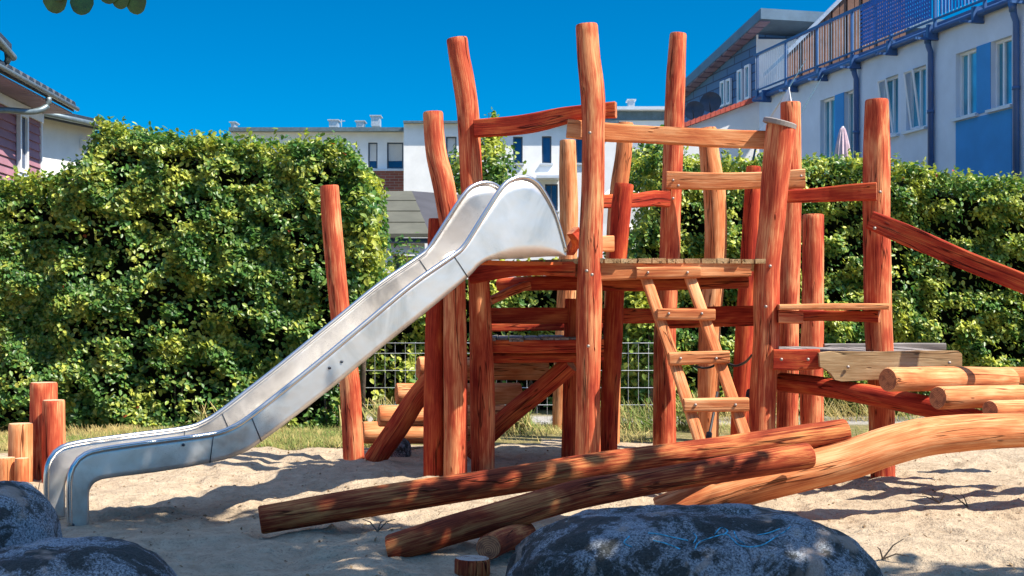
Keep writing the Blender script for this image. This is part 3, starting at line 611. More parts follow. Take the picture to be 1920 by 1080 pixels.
def hedge(name, label, x0, x1, yf, dep, top, n, size, slant=0., yel=.25, right=None, left=None, base=None, group=None, zlo=.05):
    """top: function of x giving the height; yf: front face distance; right/left: end faces (function of z)"""
    root = empty(name, ((x0+x1)/2, yf+dep/2, 0), label, 'hedge', group)
    F_ = lambda x: yf+slant*(x-x0)
    rx = (lambda z: x1+0*z) if right is None else right; lx = (lambda z: x0+0*z) if left is None else left
    bulge = lambda u, z: (fbm(u*1.1+3, z*1.1+x0, 3)-.5)*.50+(fbm(u*3.6, z*3.6+5, 2)-.5)*.32
    C=[]; Nn=[]; sub=[]
    # front
    nf = int(n*.72); X_ = rng.uniform(x0, x1, int(nf*2.2)); tp = top(X_); Z_ = zlo+(tp-zlo)*rng.random(len(X_))**.95
    dens = fbm(X_*3.4+8, Z_*4.6+2, 3); keep = (rng.random(len(X_)) < np.clip((dens-.34)*5.5, .10, 1)) & (X_ < rx(Z_)) & (X_ > lx(Z_)); X_, Z_ = X_[keep][:nf], Z_[keep][:nf]
    d = rng.exponential(.10, len(X_)); b = bulge(X_, Z_); rnd = np.clip(1-(top(X_)-Z_)/.35, 0, 1)**2*.25
    C.append(np.stack([X_, F_(X_)-b+np.minimum(d, .4)+rnd-.05, Z_], 1)); nn = rng.normal(size=(len(X_), 3))*.62; nn[:, 1] -= .75; nn[:, 2] += .85; nn[:, 0] += .5; Nn.append(nn); sub.append(d)
    # top
    m_ = int(n*.16); X_ = rng.uniform(x0, x1, m_); Yt = rng.random(m_)*dep; up = np.minimum(rng.exponential(.04, m_), .10)*(rng.random(m_) < .5)-rng.exponential(.08, m_)
    C.append(np.stack([X_, F_(X_)+Yt, top(X_)+up+(fbm(X_*4, Yt*4, 2)-.5)*.18], 1)); nn = rng.normal(size=(m_, 3))*.6; nn[:, 2] += 1; Nn.append(nn); sub.append(np.abs(up))
    # ends
    for fn, sg in ((rx, 1), (lx, -1)):
        m_ = int(n*.08); Z_ = zlo+rng.random(m_)*3.4; xx = fn(Z_); Z_ = np.minimum(Z_, top(xx)); Yt = rng.random(m_)*dep; d = rng.exponential(.1, m_)
        C.append(np.stack([xx+sg*(bulge(Yt+9, Z_)*.5-d+.08), F_(xx)+Yt, Z_], 1)); nn = rng.normal(size=(m_, 3))*.6; nn[:, 0] += sg; nn[:, 2] += .5; Nn.append(nn); sub.append(d)
    # shoots above the top
    for _ in range(int((x1-x0)*7)):
        x = rng.uniform(x0+.1, x1-.15); y = F_(x)+rng.uniform(.0, .6); z = float(top(np.array([x]))[0]); h = rng.uniform(.06, .26); ddx, ddy = rng.uniform(-.3, .3, 2); k = int(h/.028)+2; t = np.linspace(0, 1, k)
        C.append(np.stack([x+ddx*h*t+rng.normal(0,.012,k), y+ddy*h*t, z+h*t-.04], 1)); nn = rng.normal(size=(k, 3))*.7; nn[:, 2] += .6; Nn.append(nn); sub.append(np.full(k, -.1))
    C = np.vstack(C); Nn = np.vstack(Nn); sub = np.concatenate(sub)
    yl = (fbm(C[:,0]*5+30, C[:,2]*7+11, 3)-.52)*2.2+yel-.06+rng.normal(0, .34, len(C)); yl[sub < 0] += .3
    col = greens(len(C), yl*.9, **(base or {}))
    leaves('foliage', C, Nn, rng.uniform(.65, 1.3, len(C))*size, col, root)
    # core sheet in place of inner twigs, coloured dark as gap shade
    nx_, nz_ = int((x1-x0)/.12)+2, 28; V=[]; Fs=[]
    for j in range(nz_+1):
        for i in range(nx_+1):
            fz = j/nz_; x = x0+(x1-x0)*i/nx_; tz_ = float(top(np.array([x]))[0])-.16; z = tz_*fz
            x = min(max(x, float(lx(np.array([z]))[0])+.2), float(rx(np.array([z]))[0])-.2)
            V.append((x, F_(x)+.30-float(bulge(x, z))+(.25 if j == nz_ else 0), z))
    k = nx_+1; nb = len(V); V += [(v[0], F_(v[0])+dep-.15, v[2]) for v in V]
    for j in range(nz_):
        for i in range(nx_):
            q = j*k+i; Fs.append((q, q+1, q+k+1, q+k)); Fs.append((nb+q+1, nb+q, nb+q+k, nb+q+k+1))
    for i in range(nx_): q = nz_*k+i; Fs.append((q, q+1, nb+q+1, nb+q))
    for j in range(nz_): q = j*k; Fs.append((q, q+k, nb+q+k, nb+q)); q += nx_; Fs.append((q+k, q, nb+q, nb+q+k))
    mesh('shaded_core', V, Fs, CORE, root, sm=False)
    for _ in range(int((x1-x0)*3)):
        m = MB(); x = rng.uniform(x0+.25, x1-.3); y = F_(x)+rng.uniform(.1, .25); m.tube([(x,y,-.03),(x+rng.uniform(-.1,.1),y+.03,.35),(x+rng.uniform(-.2,.2),y+.12,.8)], [.016,.013,.008], 5); m.build('stem', BARK, root)
    return root
def prof(pts, Y):
    xs_ = np.array([(p[0]-960)/F*Y for p in pts]); zs = np.array([CH-(p[1]-HZ)/F*Y for p in pts]); return lambda x: np.interp(x, xs_, zs)
YL = 14.35
topL = prof([(-400,355),(0,348),(60,328),(118,318),(150,290),(165,250),(185,228),(230,238),(290,250),(400,262),(480,268),(560,268),(610,264),(650,276),(690,340)], YL)
rightL = lambda z: np.interp(z, [0, .8, 1.8, 2.4, 3.0, 3.5], [-2.0, -1.86, -1.70, -1.62, -1.68, -1.78])
hedge('hedge', 'tall dense green beech hedge filling the left, behind the slide', -7.2, -1.6, YL, 1.3, topL, 76000, .067, 0, .22, rightL)
YR = 16.4
topR = prof([(1150,300),(1250,290),(1330,300),(1450,302),(1520,300),(1560,294),(1640,304),(1720,304),(1760,322),(1830,336),(1920,338),(2200,345)], YR)
hedge('hedge', 'long clipped hedge with yellowish leaf tips in front of the blue and white terrace house', 1.5, 8.2, YR, 1.3, topR, 72000, .067, 0, .46, left=lambda z: np.interp(z, [0,2.3,2.5,3.6], [1.5,1.5,1.72,1.9]))
topM = prof([(600,520),(650,505),(722,515),(740,520),(830,500),(1240,490)], 17.2)
hedge('low_hedge', 'low sunlit yellow-green hedge behind the wire fence, seen between the posts', -2.5, 1.9, 17.2, .9, topM, 11000, .085, 0, .72)
def shrub(name, label, c, r, n, size, yel, cat='shrub', trunk=None, base=None, clump=26, group=None):
    root = empty(name, (c[0], c[1], 0), label, cat, group); C=[]; Nn=[]
    cl = rng.normal(size=(clump, 3)); cl /= np.linalg.norm(cl, axis=1)[:, None]; cl *= rng.random((clump, 1))**.45*.85
    for k in range(clump):
        m_ = n//clump; p = rng.normal(size=(m_, 3))*.23; p = cl[k]+p; C.append(p); Nn.append(p+rng.normal(size=(m_, 3))*.6+np.array([0,0,.5]))
    C = np.vstack(C); Nn = np.vstack(Nn); keep = np.linalg.norm(C, axis=1) < 1.15; C, Nn = C[keep], Nn[keep]
    W = C*np.array(r)+np.array(c); W[:, 2] = np.maximum(W[:, 2], .05)
    leaves('crown', W, Nn, rng.uniform(.6, 1.3, len(W))*size, greens(len(W), (fbm(W[:,0]*3, W[:,2]*3, 2)-.5)*2+yel+rng.normal(0,.2,len(W)), **(base or {})), root)
    m = MB(); b = Vector((c[0], c[1], -.1)); tr = trunk or .04
    m.tube([b, Vector((c[0]+.03, c[1], c[2]*.5)), Vector((c[0], c[1], c[2])), Vector((c[0], c[1], c[2]+r[2]*.8))], [tr, tr*.8, tr*.6, tr*.15], 8)
    for k in range(min(clump, 14)):
        e = Vector([cl[k][i]*r[i]+c[i] for i in range(3)]); s_ = Vector((c[0], c[1], max(.2, c[2]+(e.z-c[2])*.3-r[2]*.2))); m.tube([s_, (s_+e)/2+Vector((0,0,-.02)), e], [tr*.45, tr*.3, tr*.1], 5)
    m.build('trunk', BARK, root, True); return root
shrub('shrub', 'loose pale-leaved shrub hanging over the right end of the tall left hedge', (-1.72, 14.6, 2.05), (.30, .45, .85), 1900, .085, .5, clump=30)
shrub('shrub', 'dark green shrub beside the white post of the garden shed', (-1.6, 19.5, 1.35), (.62, .5, 1.15), 2600, .08, .1, clump=30)
t_ = P(905, 300, 26); shrub('tree', 'young tree with a pointed crown in front of the white apartment house', (-.55, 26, 3.9), (.88, .8, 1.05), 3400, .12, .22, 'tree', .07, clump=40)
tp_ = P(915, 225, 26)
t2 = P(1190, 330, 19.5); shrub('tree', 'dense dark green tree between the apartment house and the long right hedge', (2.17, 19.5, 3.55), (.44, .6, .55), 2400, .085, .05, 'tree', .06, clump=34)
shrub('tree', 'slender light green tree tip rising above the rail of the climbing frame', (-.48, 26.6, 5.0), (.26, .3, .62), 500, .11, .4, 'tree', .03, clump=12)
shrub('shrub', 'bush at the foot of the long hedge, right of the back posts', (1.75, 16.3, .85), (.45, .4, .9), 2200, .085, .35, clump=24)
# overhead tree just outside the picture: throws the shade over the foreground
ot = empty('shade_tree', (3.6, 2.6, 0), 'broad chestnut tree above the foreground, only a few hanging leaf tips showing top left', 'tree')
C=[]; Nn=[]
nc = 0
while nc < 205:
    gx, gy, z = rng.uniform(-4.4, 3.6), rng.uniform(4.7, 8.35), rng.uniform(4.3, 6.8)
    lim = 8.22 if gx < .85 else (8.22-(gx-.85)*2.4 if gx < 1.6 else 6.35)
    lim += .12*math.sin(gx*5.1)
    if gy > lim: continue
    gap = float(fbm(gx*1.6+40, gy*1.6, 2))
    if gap > .70: continue
    x, y = gx+.69*z, gy-.29*z
    m_ = 62; p = rng.normal(size=(m_, 3))*np.array([.22,.22,.14])+np.array([x, y, z]); C.append(p); q = rng.normal(size=(m_, 3))*.5; q[:, 2] += 1; Nn.append(q); nc += 1
CC = np.vstack(C); leaves('crown', CC, np.vstack(Nn), rng.uniform(.12, .22, len(CC)), np.tile([.17,.155,.05], (len(CC), 1))*rng.uniform(.7,1.3,(len(CC),1)), ot, .2, M=BLADEC)
m = MB(); m.tube([(3.6,2.6,-.2),(3.55,2.7,1.2),(3.6,2.65,2.6),(3.5,2.7,4.2),(3.4,2.8,5.6)], [.24,.2,.18,.13,.06], 14)
cents = [c.mean(0) for c in C]
for k in range(0, len(cents), 7):
    e = Vector(cents[k]); s_ = Vector((3.55, 2.68, 3.4+(k % 5)*.3)); m.tube([s_, s_.lerp(e, .5)+Vector((0,0,.25)), e], [.06,.035,.012], 6)
m.tube([(3.5,2.7,4.0),(1.6,3.6,4.6),(-.2,4.0,4.0),(-1.1,4.0,2.9),(-1.3,4.0,2.42)], [.07,.045,.02,.009,.004], 6)
m.tube([(-.2,4.0,4.0),(-.95,4.05,2.9),(-1.16,4.02,2.44)], [.012,.008,.004], 6)
m.build('trunk', BARK, ot, True)
m_tp = []; al = []; nn = []; sz = []
for x, y, L_ in ((104,25,.125),(110,4,.12),(153,30,.125),(160,6,.11),(206,8,.12),(222,17,.105),(250,27,.12),(258,6,.11)):
    tip = P(x, y, 4.0); m_tp.append(tip+Vector((rng.uniform(-.01,.01), 0, L_*.5))); d_ = Vector((rng.uniform(-.12,.12), rng.uniform(-.2,.2), -1)).normalized(); al.append(d_); nn.append((rng.uniform(-.4,.4), -1, .1)); sz.append(L_)
LM = plain('dark_leaf', (.018,.07,.010), .5, 0, .3, 30)
for c_, d_, n2, L_ in zip(m_tp, al, nn, sz):
    n2 = Vector(n2).normalized(); s2 = d_.cross(n2).normalized(); pts = []
    for i in range(22):
        an = 2*math.pi*i/22; y = -math.cos(an); wv_ = math.sin(an)*.27*(1+.32*y)*(1+.05*(i % 2)); pts.append(Vector(c_)+d_*y*.5*L_+s2*wv_*L_+n2*.05*L_*abs(math.sin(an)))
    m = MB()
    for i in range(1, 11): m.quad(pts[i-1], pts[i], pts[22-i], pts[(23-i) % 22])
    m.quad(pts[10], pts[11], pts[11], pts[12]) if False else m.poly([pts[10], pts[11], pts[12]])
    o = m.build('leaf', LM, ot); so = o.modifiers.new('t', 'SOLIDIFY'); so.thickness = .001
# ------------------------------------------------------------------ grass
def grass(name, label, areas, hmin, hmax, green):
    C=[]; H=[]
    for x0,x1,y0,y1,n in areas:
        x = rng.uniform(x0,x1,n); y = rng.uniform(y0,y1,n); k = rng.random(n) < np.clip((fbm(x*1.7+5, y*1.7, 3)-.36)*5, .05, 1); C.append(np.stack([x[k], y[k], gh(x[k], y[k])-.01], 1))
    C = np.vstack(C); n = len(C); h = rng.uniform(hmin, hmax, n)*(.5+fbm(C[:,0]*3, C[:,1]*3, 2)); a = rng.normal(size=(n,3))*.35; a[:,2] = 1; nn = rng.normal(size=(n,3)); nn = nn*.5+np.array([.7,-.5,.9])
    C[:,2] += h*.5; t = np.clip(green+rng.normal(0,.3,n)+(fbm(C[:,0]*1.3+70, C[:,1]*2, 2)-.5)*2, 0, 1)[:,None]
    col = np.array([.42,.33,.13])*(1-t)+np.array([.11,.19,.03])*t; col *= rng.uniform(.5,1.35,n)[:,None]
    tpl = np.array([(-.05,0,0),(.05,0,0),(.02,1,.15),(-.01,1,.15)]) if hmax < .2 else np.array([(-.022,0,0),(.022,0,0),(.012,1,.12),(-.006,1,.12)]); o = leaves(name, C, nn, h, col, None, M=BLADE, tpl=tpl, along=a)
    o['label'] = label; o['category'] = 'grass'; o['kind'] = 'stuff'
grass('grass', 'dry short grass between the sand and the hedges', [(-6.5,-1.2,12.5,14.5,40000),(-1.3,1.6,13.0,15,9000),(1.6,6.5,13.4,16.3,7000)], .03, .10, .28)
grass('tall_grass', 'longer straw and weed stems at the hedge foot and fence', [(-1.9,.2,13.9,14.8,2200),(-3.45,-3.1,14.0,14.3,260),(.8,2.2,14.0,14.8,1400),(2.2,6,15.4,16.3,900)], .14, .36, .3)
C = np.stack([rng.uniform(-3.6,4.4,1500), rng.uniform(5.2,12.4,1500), np.zeros(1500)], 1); C[:,2] = gh(C[:,0], C[:,1])+.006
nn = rng.normal(size=C.shape)*.35; nn[:,2] += 1; t = rng.random(1500)[:,None]
o = leaves('leaf_litter', C, nn, rng.uniform(.010,.034,1500), np.array([.10,.06,.03])*(1-t)+np.array([.34,.24,.13])*t, None, M=BLADE)
tag(o, 'tiny dry leaves and crumbs scattered over the sand', 'leaf litter', kind='stuff')
# twigs and dry stalks on the sand
for k, (x, y, Y, s_) in enumerate(((1655,1030,6.75,.22),(70,905,9.5,.2),(820,1003,7.3,.22),(1762,850,9,.16),(708,1000,7.4,.12),(1815,925,8.8,.14))):
    c = P(x, y, Y); c.z = gz(c.x, c.y)+.006; m = MB()
    for j in range(3):
        e = c+Vector((rng.uniform(-s_,s_), rng.uniform(-.1,.15), rng.uniform(.02, s_*.6))); m.tube([c, c.lerp(e,.5)+Vector((0,0,.02)), e], [.005,.004,.002], 5)
    tag(m.build('twig', BARK, None), ['dry forked twig on the sand right of the biggest boulder','dry twig on the sand beside the left stumps','dark twig lying below the nearer balance log','thin stalk on the sand under the arched log','tiny stalk left of the nearer balance log end','short straw stalk on the sand at the right edge'][k], 'twig', 'twigs on the sand')
# ------------------------------------------------------------------ wire fence
wf = empty('wire_fence', (-.6, 14.9, 0), 'low welded wire mesh fence behind the log stairs', 'fence')
m = MB(); x0, x1, yf = -1.95, 1.75, 14.9
for x in np.arange(x0, x1, .118): m.tube([(x, yf, .02), (x, yf, .98)], .003, 5)
for z in (.05,.25,.45,.65,.85,.97): m.tube([(x0, yf-.006, z), (x1, yf-.006, z)], .0035, 5)
m.build('wire_mesh', GALV, wf)
for x in (-1.95,-.7,.55,1.75):
    m = MB(); m.tube([(x, yf+.03, -.1), (x, yf+.03, 1.05)], .024, 10); m.build('fence_post', GALV, wf, True)
# ------------------------------------------------------------------ right terrace house
NB = Vector((.39*19, 19, 0)); DB = Vector((-.2399, .9708, 0)); NO = Vector((-.9708, -.2399, 0))
def ub(px, py=None):
    k = (px-960)/F; u = (k*NB.y-NB.x)/(DB.x-k*DB.y); Y = NB.y+DB.y*u
    return (u, CH-(py-HZ)/F*Y) if py is not None else u
def BP(u, z, o=0., base=NB): return base+DB*u+NO*o+Vector((0,0,z))
def bbox(m, u0, u1, z0, z1, o0, o1, base=NB, mi=0):
    m.hexa([BP(u0,z0,o1,base),BP(u0,z0,o0,base),BP(u1,z0,o0,base),BP(u1,z0,o1,base),BP(u0,z1,o1,base),BP(u0,z1,o0,base),BP(u1,z1,o0,base),BP(u1,z1,o1,base)], mi)
def wall_holes(m, u0, u1, z0, z1, holes, dep, f, mi=0):
    us = sorted({u0, u1, *[h[0] for h in holes], *[h[1] for h in holes]}); zs = sorted({z0, z1, *[h[2] for h in holes], *[h[3] for h in holes]})
    for a, b in zip(us, us[1:]):
        for c, d in zip(zs, zs[1:]):
            if any(h[0] < (a+b)/2 < h[1] and h[2] < (c+d)/2 < h[3] for h in holes): continue
            m.quad(f(a,c,0), f(b,c,0), f(b,d,0), f(a,d,0), mi)
    for h in holes:
        a, b, c, d = h
        m.quad(f(a,c,0), f(a,d,0), f(a,d,-dep), f(a,c,-dep), mi); m.quad(f(b,c,-dep), f(b,d,-dep), f(b,d,0), f(b,c,0), mi)
        m.quad(f(a,d,0), f(b,d,0), f(b,d,-dep), f(a,d,-dep), mi); m.quad(f(a,c,-dep), f(b,c,-dep), f(b,c,0), f(a,c,0), mi)
def fbox(m, f, a, b, c, d, o0, o1):
    m.hexa([f(a,c,o1),f(a,c,o0),f(b,c,o0),f(b,c,o1),f(a,d,o1),f(a,d,o0),f(b,d,o0),f(b,d,o1)])
def window(f, a, b, c, d, root, fm, gm, mull=True, sill=True, dep=.14, fw=.042, tilt=False, lab=None, blind=0):
    m = MB(); t = fw
    for q in ((a,a+t,c,d),(b-t,b,c,d),(a+t,b-t,c,c+t),(a+t,b-t,d-t,d)): fbox(m, f, *q, -dep, -dep+.06)
    if mull: x = a+(b-a)*mull if mull is not True else (a+b)/2; fbox(m, f, x-t/2, x+t/2, c+t, d-t, -dep, -dep+.055)
    fr = m.build('window', fm, root)
    if lab: fr['label'] = lab
    m = MB(); fbox(m, f, a+t*.5, b-t*.5, c+t*.5, d-t*.5, -dep-.01, -dep+.02); m.build('pane', gm, fr)
    if blind:
        m = MB(); k = 14
        for i in range(k):
            z1 = d-t-(d-c-2*t)*blind*i/k; z0 = d-t-(d-c-2*t)*blind*(i+.93)/k; fbox(m, f, a+t, b-t, z0, z1, -dep+.021, -dep+.04)
        m.build('blind', BLIND, fr)
    if tilt:
        m = MB(); x = a+(b-a)*.5; p = [f(x,c+t,-dep+.06), f(b-t,c+t,-dep+.06), f(b-t,d-t,-dep+.20), f(x,d-t,-dep+.20)]
        for q in ((0,1),(1,2),(2,3),(3,0)): m.tube([p[q[0]], p[q[1]]], .022, 4)
        m.build('sash', fm, fr)
    if sill:
        m = MB(); fbox(m, f, a-.05, b+.05, c-.05, c-.005, -dep+.01, .07); m.build('sill', SILL, fr)
th = empty('terrace_house', BP(0,0), 'pale terrace house with blue panels, downpipes and a roof terrace railing at the right', 'house')
fB = lambda u, z, o: BP(u, z, o)
ZT, ZS, ZG = 5.45, 4.42, 5.90
wins = [(1538,1566),(1583,1608),(1650,1684),(1699,1736),(1792,1832),(1858,1897)]
hol = []
for a_, b_ in wins:
    u1, u0 = ub(a_), ub(b_); hol.append((u0, u1, ZS if a_ > 1600 else ZS-1.1, ZT))
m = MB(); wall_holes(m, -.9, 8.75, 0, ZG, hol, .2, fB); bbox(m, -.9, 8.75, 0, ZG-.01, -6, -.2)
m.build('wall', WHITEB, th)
for i, h in enumerate(hol): window(fB, *h, th, FRAMEW, GLASS, True if i in (2,3) else .62, True, tilt=i in (2,3))
m = MB(); 
bbox(m, hol[5][1]+.0, hol[4][0]-.0, ZS-.02, ZT, .0, .012); m.build('blue_panel', BLUEP, th); m = MB(); bbox(m, hol[1][1], hol[0][0], ZS-1.1, ZT, .0, .012); m.build('blue_panel', BLUEP, th); m = MB()
u1, u0 = ub(1793), ub(1898); bbox(m, u0, u1, .5, ZS-.06, .0, .012)
m.build('blue_panel', BLUEP, th)
m = MB(); m.tube([BP(-.9,ZG+.02,.09), BP(8.8,ZG+.02,.09)], .055, 10); m.build('gutter', BLUEM, th, True)
m = MB(); bbox(m, -.9, 8.8, ZG+.0, ZG+.16, -6, .02); m.build('terrace_slab', BLUEM, th)
for px in (1611, 1751, 1912):
    u = ub(px); m = MB(); m.tube([BP(u,ZG-.02,.12), BP(u,ZG-.2,.1), BP(u,ZG-.3,.06), BP(u,0,.06)], .05, 10); m.tube([BP(u,ZG,.12),BP(u,ZG-.16,.12)], [.07,.05], 10)
    for z in (1.5,3.2,4.6): m.tube([BP(u,z,.06),BP(u,z+.05,.06)], .06, 10)
    m.build('downpipe', BLUEM, th, True)
for u in np.arange(-.6, 8.7, 1.25):
    m = MB(); bbox(m, u, u+.06, ZG-.13, ZG+.12, .02, .2); bbox(m, u+.015, u+.045, ZG-.13, ZG-.09, -.01, .42); m.build('bracket', BLUEM, th)
rl = MB()
for u in np.arange(-.9, 8.7, 1.35): bbox(rl, u, u+.045, ZG+.0, ZG+.95, .10, .145)
bbox(rl, -.9, 8.72, ZG+.92, ZG+.97, .10, .15); bbox(rl, -.9, 8.72, ZG+.17, ZG+.20, .11, .14)
rail_ = rl.build('railing', BLUEM, th)
m = MB()
for u in np.arange(-.9, 8.7, .105): m.tube([BP(u,ZG+.2,.125), BP(u,ZG+.93,.125)], .0045, 5)
m.build('baluster', GALV, rail_)
m = MB(); u1, u0 = ub(1628), ub(1762)
for k in range(int((u1-u0)/.07)): bbox(m, u0+k*.07, u0+k*.07+.045, ZG+.22, ZG+.96, .150, .154)
for k in range(10): bbox(m, u0, u1, ZG+.22+k*.07, ZG+.22+k*.07+.042, .1545, .158)
m.build('privacy_netting', MESHB, th)
m = MB(); u1, u0 = ub(1775), ub(1885)
for k in range(int((u1-u0)/.09)): bbox(m, u0+k*.09, u0+k*.09+.045, ZG+.22, ZG+.96, .150, .154)
m.build('privacy_netting', MESHB, th)
# brown clad gable at the far end of the terrace
YG = 26.4; g = lambda px, py: P(px, py, YG)
m = MB(); x = g(1476,0).x; xe = g(1700,0).x; zb = ZG+.16; k = 0
def zroof(x): 
    a, b = g(1478,101), g(1582,-3); return a.z+(b.z-a.z)*(x-a.x)/(b.x-a.x)
while x < xe:
    x2 = min(x+.155, xe); o_ = 0 if k % 2 else .03; m.hexa([(x,YG-o_,zb),(x2-.02,YG-o_,zb),(x2-.02,YG+.2,zb),(x,YG+.2,zb),(x,YG-o_,max(zb+.02,zroof(x))),(x2-.02,YG-o_,max(zb+.02,zroof(x2))),(x2-.02,YG+.2,max(zb+.02,zroof(x2))),(x,YG+.2,max(zb+.02,zroof(x)))]); x = x2; k += 1
m.box((g(1476,0).x,YG+.03,zb),(xe,YG+.3,zb+.4)); m.build('gable_cladding', BROWN, th)
m = MB(); a, b = g(1476,0).x, xe; m.hexa([(a,YG-.1,zroof(a)),(b,YG-.1,zroof(b)),(b,YG+2.5,zroof(b)),(a,YG+2.5,zroof(a)),(a,YG-.1,zroof(a)+.09),(b,YG-.1,zroof(b)+.09),(b,YG+2.5,zroof(b)+.09),(a,YG+2.5,zroof(a)+.09)]); m.build('roof', GALV, th)
# ------------------------------------------------------------------ far house with mono-pitch roof
NF = Vector(((1418-960)/F*30, 30, 0)); FP = lambda u, z, o: BP(u, z, o, NF)
fh = empty('clad_house', NF, 'dark blue block-clad house with an overhanging single-pitch roof and satellite dishes', 'house')
zt = lambda u: 7.89-.73*u/4.4
m = MB(); L_ = 5.1
m.hexa([FP(0,0,0),FP(0,0,-6),FP(L_,0,-6),FP(L_,0,0),FP(0,zt(0),0),FP(0,zt(0),-6),FP(L_,zt(L_),-6),FP(L_,zt(L_),0)]); m.build('wall', BRICKB, fh)
m = MB(); m.box((NF.x+.03,29.96,0),(NF.x+4,29.99,7.75)); m.box((NF.x,29.93,0),(NF.x+.035,30.02,7.85)); m.build('gable_wall', WHITE, fh)
m = MB(); e = .30; m.hexa([FP(-.9,zt(-.9)-.02,e),FP(-.9,zt(-.9)-.02,-5),FP(L_,zt(L_)-.02,-5),FP(L_,zt(L_)-.02,e),FP(-.9,zt(-.9)+.22,e),FP(-.9,zt(-.9)+.22,-5),FP(L_,zt(L_)+.22,-5),FP(L_,zt(L_)+.22,e)]); m.build('roof', plain('blue_grey_roof',(.10,.17,.24),.5,.2,.1,3), fh)
m = MB()
for k in range(16): m.hexa([FP(-.8+k*.37,zt(-.8+k*.37)-.045,e-.02),FP(-.8+k*.37,zt(-.8+k*.37)-.045,.02),FP(-.8+k*.37+.3,zt(-.8+k*.37+.3)-.045,.02),FP(-.8+k*.37+.3,zt(-.8+k*.37+.3)-.045,e-.02),FP(-.8+k*.37,zt(-.8+k*.37)-.022,e-.02),FP(-.8+k*.37,zt(-.8+k*.37)-.022,.02),FP(-.8+k*.37+.3,zt(-.8+k*.37+.3)-.022,.02),FP(-.8+k*.37+.3,zt(-.8+k*.37+.3)-.022,e-.02)])
m.build('soffit', SOFF, fh)
def uf(px): k = (px-960)/F; return (k*NF.y-NF.x)/(DB.x-k*DB.y)
for a_, b_, y0, y1 in ((1355,1363,152,200),(1366,1374,148,196),(1387,1396,131,192),(1401,1410,122,186)):
    u1, u0 = uf(a_), uf(b_); Y0 = NF.y+DB.y*(u0+u1)/2; z1 = CH+(HZ-y0)/F*Y0; z0 = CH+(HZ-y1)/F*Y0
    window(FP, u0, u1, z0, z1, fh, FRAMEW, GLASS, False, False, dep=-.02, fw=.05)
for px, py, r_ in ((1333,193,20),(1302,209,19)):
    c = P(px, py, 30.5); R_ = r_/F*30.5; m = MB(); ax = Vector((-.25,-1,.25)).normalized(); s_ = ax.cross(Vector((0,0,1))).normalized(); q_ = s_.cross(ax); rings = []
    for j in range(5):
        for i in range(22): an = 2*math.pi*i/22; rr = R_*j/4+.002; m.v.append(c+ax*(.12*(j/4)**2*R_*2)+(s_*math.cos(an)+q_*math.sin(an))*rr)
    for j in range(4):
        for i in range(22): m.f.append((j*22+i, j*22+(i+1) % 22, (j+1)*22+(i+1) % 22, (j+1)*22+i)); m.m.append(0)
    m.tube([c+ax*.02-q_*R_, c+ax*.35-q_*.1], .012, 5); m.tube([c, c-ax*.3, c-ax*.3-Vector((0,0,.5))], .025, 6)
    m.build('satellite_dish', DARKM, fh, True)
# lean-to with red tiles
lt = empty('lean_to', (4.2, 28, 0), 'white lean-to wall with a sloping red tiled edge, below the dark blue house', 'outbuilding')
A0, A1 = P(1275,243,28.2), P(1424,188,28.2)
m = MB(); m.hexa([(A0.x,28.2,0),(A1.x,28.2,0),(A1.x,29.2,0),(A0.x,29.2,0),(A0.x,28.2,A0.z),(A1.x,28.2,A1.z),(A1.x,29.2,A1.z),(A0.x,29.2,A0.z)]); m.build('wall', WHITE, lt)
m = MB(); k = 16
for i in range(k):
    a = A0.lerp(A1, i/k); b = A0.lerp(A1, (i+1)/k-.004); h = .10; m.hexa([(a.x,28.08,a.z+.005),(b.x,28.08,b.z+.005),(b.x,29.3,b.z+.005),(a.x,29.3,a.z+.005),(a.x,28.08,a.z+h),(b.x,28.08,b.z+h+.02),(b.x,29.3,b.z+h+.02),(a.x,29.3,a.z+h)])
m.build('roof', REDT, lt)
# ------------------------------------------------------------------ white apartment house in the middle
ap = empty('apartment_house', (-1, 40, 0), 'long white flat-roofed apartment house behind the climbing frame', 'apartment house')
def Q(px, Y=40.): return (px-960)/F*Y
def Zp(py, Y=40.): return CH+(HZ-py)/F*Y
fA = lambda x, z, o: Vector((x, 40.6-o, z)); fC = lambda x, z, o: Vector((x, 40-o, z)); fD = lambda x, z, o: Vector((x, 43-o, z))
hA = [(Q(686),Q(704),Zp(312),Zp(262)),(Q(722),Q(753),Zp(312),Zp(262)),(Q(560),Q(590),Zp(312),Zp(262))]
m = MB(); wall_holes(m, Q(425), Q(757), 0, Zp(242), hA, .2, fA); m.box((Q(425),40.8,0),(Q(757),50,Zp(243))); m.build('wall', WHITE, ap)
m = MB(); m.box((Q(425),40.3,Zp(243)),(Q(765),50,Zp(236))); m.box((Q(540),41.3,Zp(236)),(Q(765),50,Zp(230))); m.box((Q(757),39.8,Zp(232)),(Q(1160),50,Zp(228))); m.build('roof', GUT, ap)
m = MB(); m.box((Q(500),40.42,0),(Q(756),40.59,Zp(318))); m.build('brick_panel', BRICK, ap)
m = MB(); m.box((Q(500),40.36,Zp(318)),(Q(756),40.6,Zp(314))); m.build('ledge', SILL, ap)
hC = [(Q(836),Q(856),Zp(312),Zp(256)),(Q(962),Q(980),Zp(306),Zp(256)),(Q(1016),Q(1034),Zp(306),Zp(255)),(Q(1080),Q(1098),Zp(306),Zp(255)),(Q(1022),Q(1046),Zp(395),Zp(345))]
m = MB(); wall_holes(m, Q(757), Q(1160), 0, Zp(232), hC, .2, fC); m.box((Q(757),40.2,0),(Q(1160),50,Zp(233))); m.build('wall', WHITE, ap)
for i, h in enumerate(hA): window(fA, *h, ap, GREYF, GLASSD, False, True, blind=.72)
for i, h in enumerate(hC): window(fC, *h, ap, GREYF, GLASSD, i == 4 and .5, True, blind=.7 if i == 0 else 0)
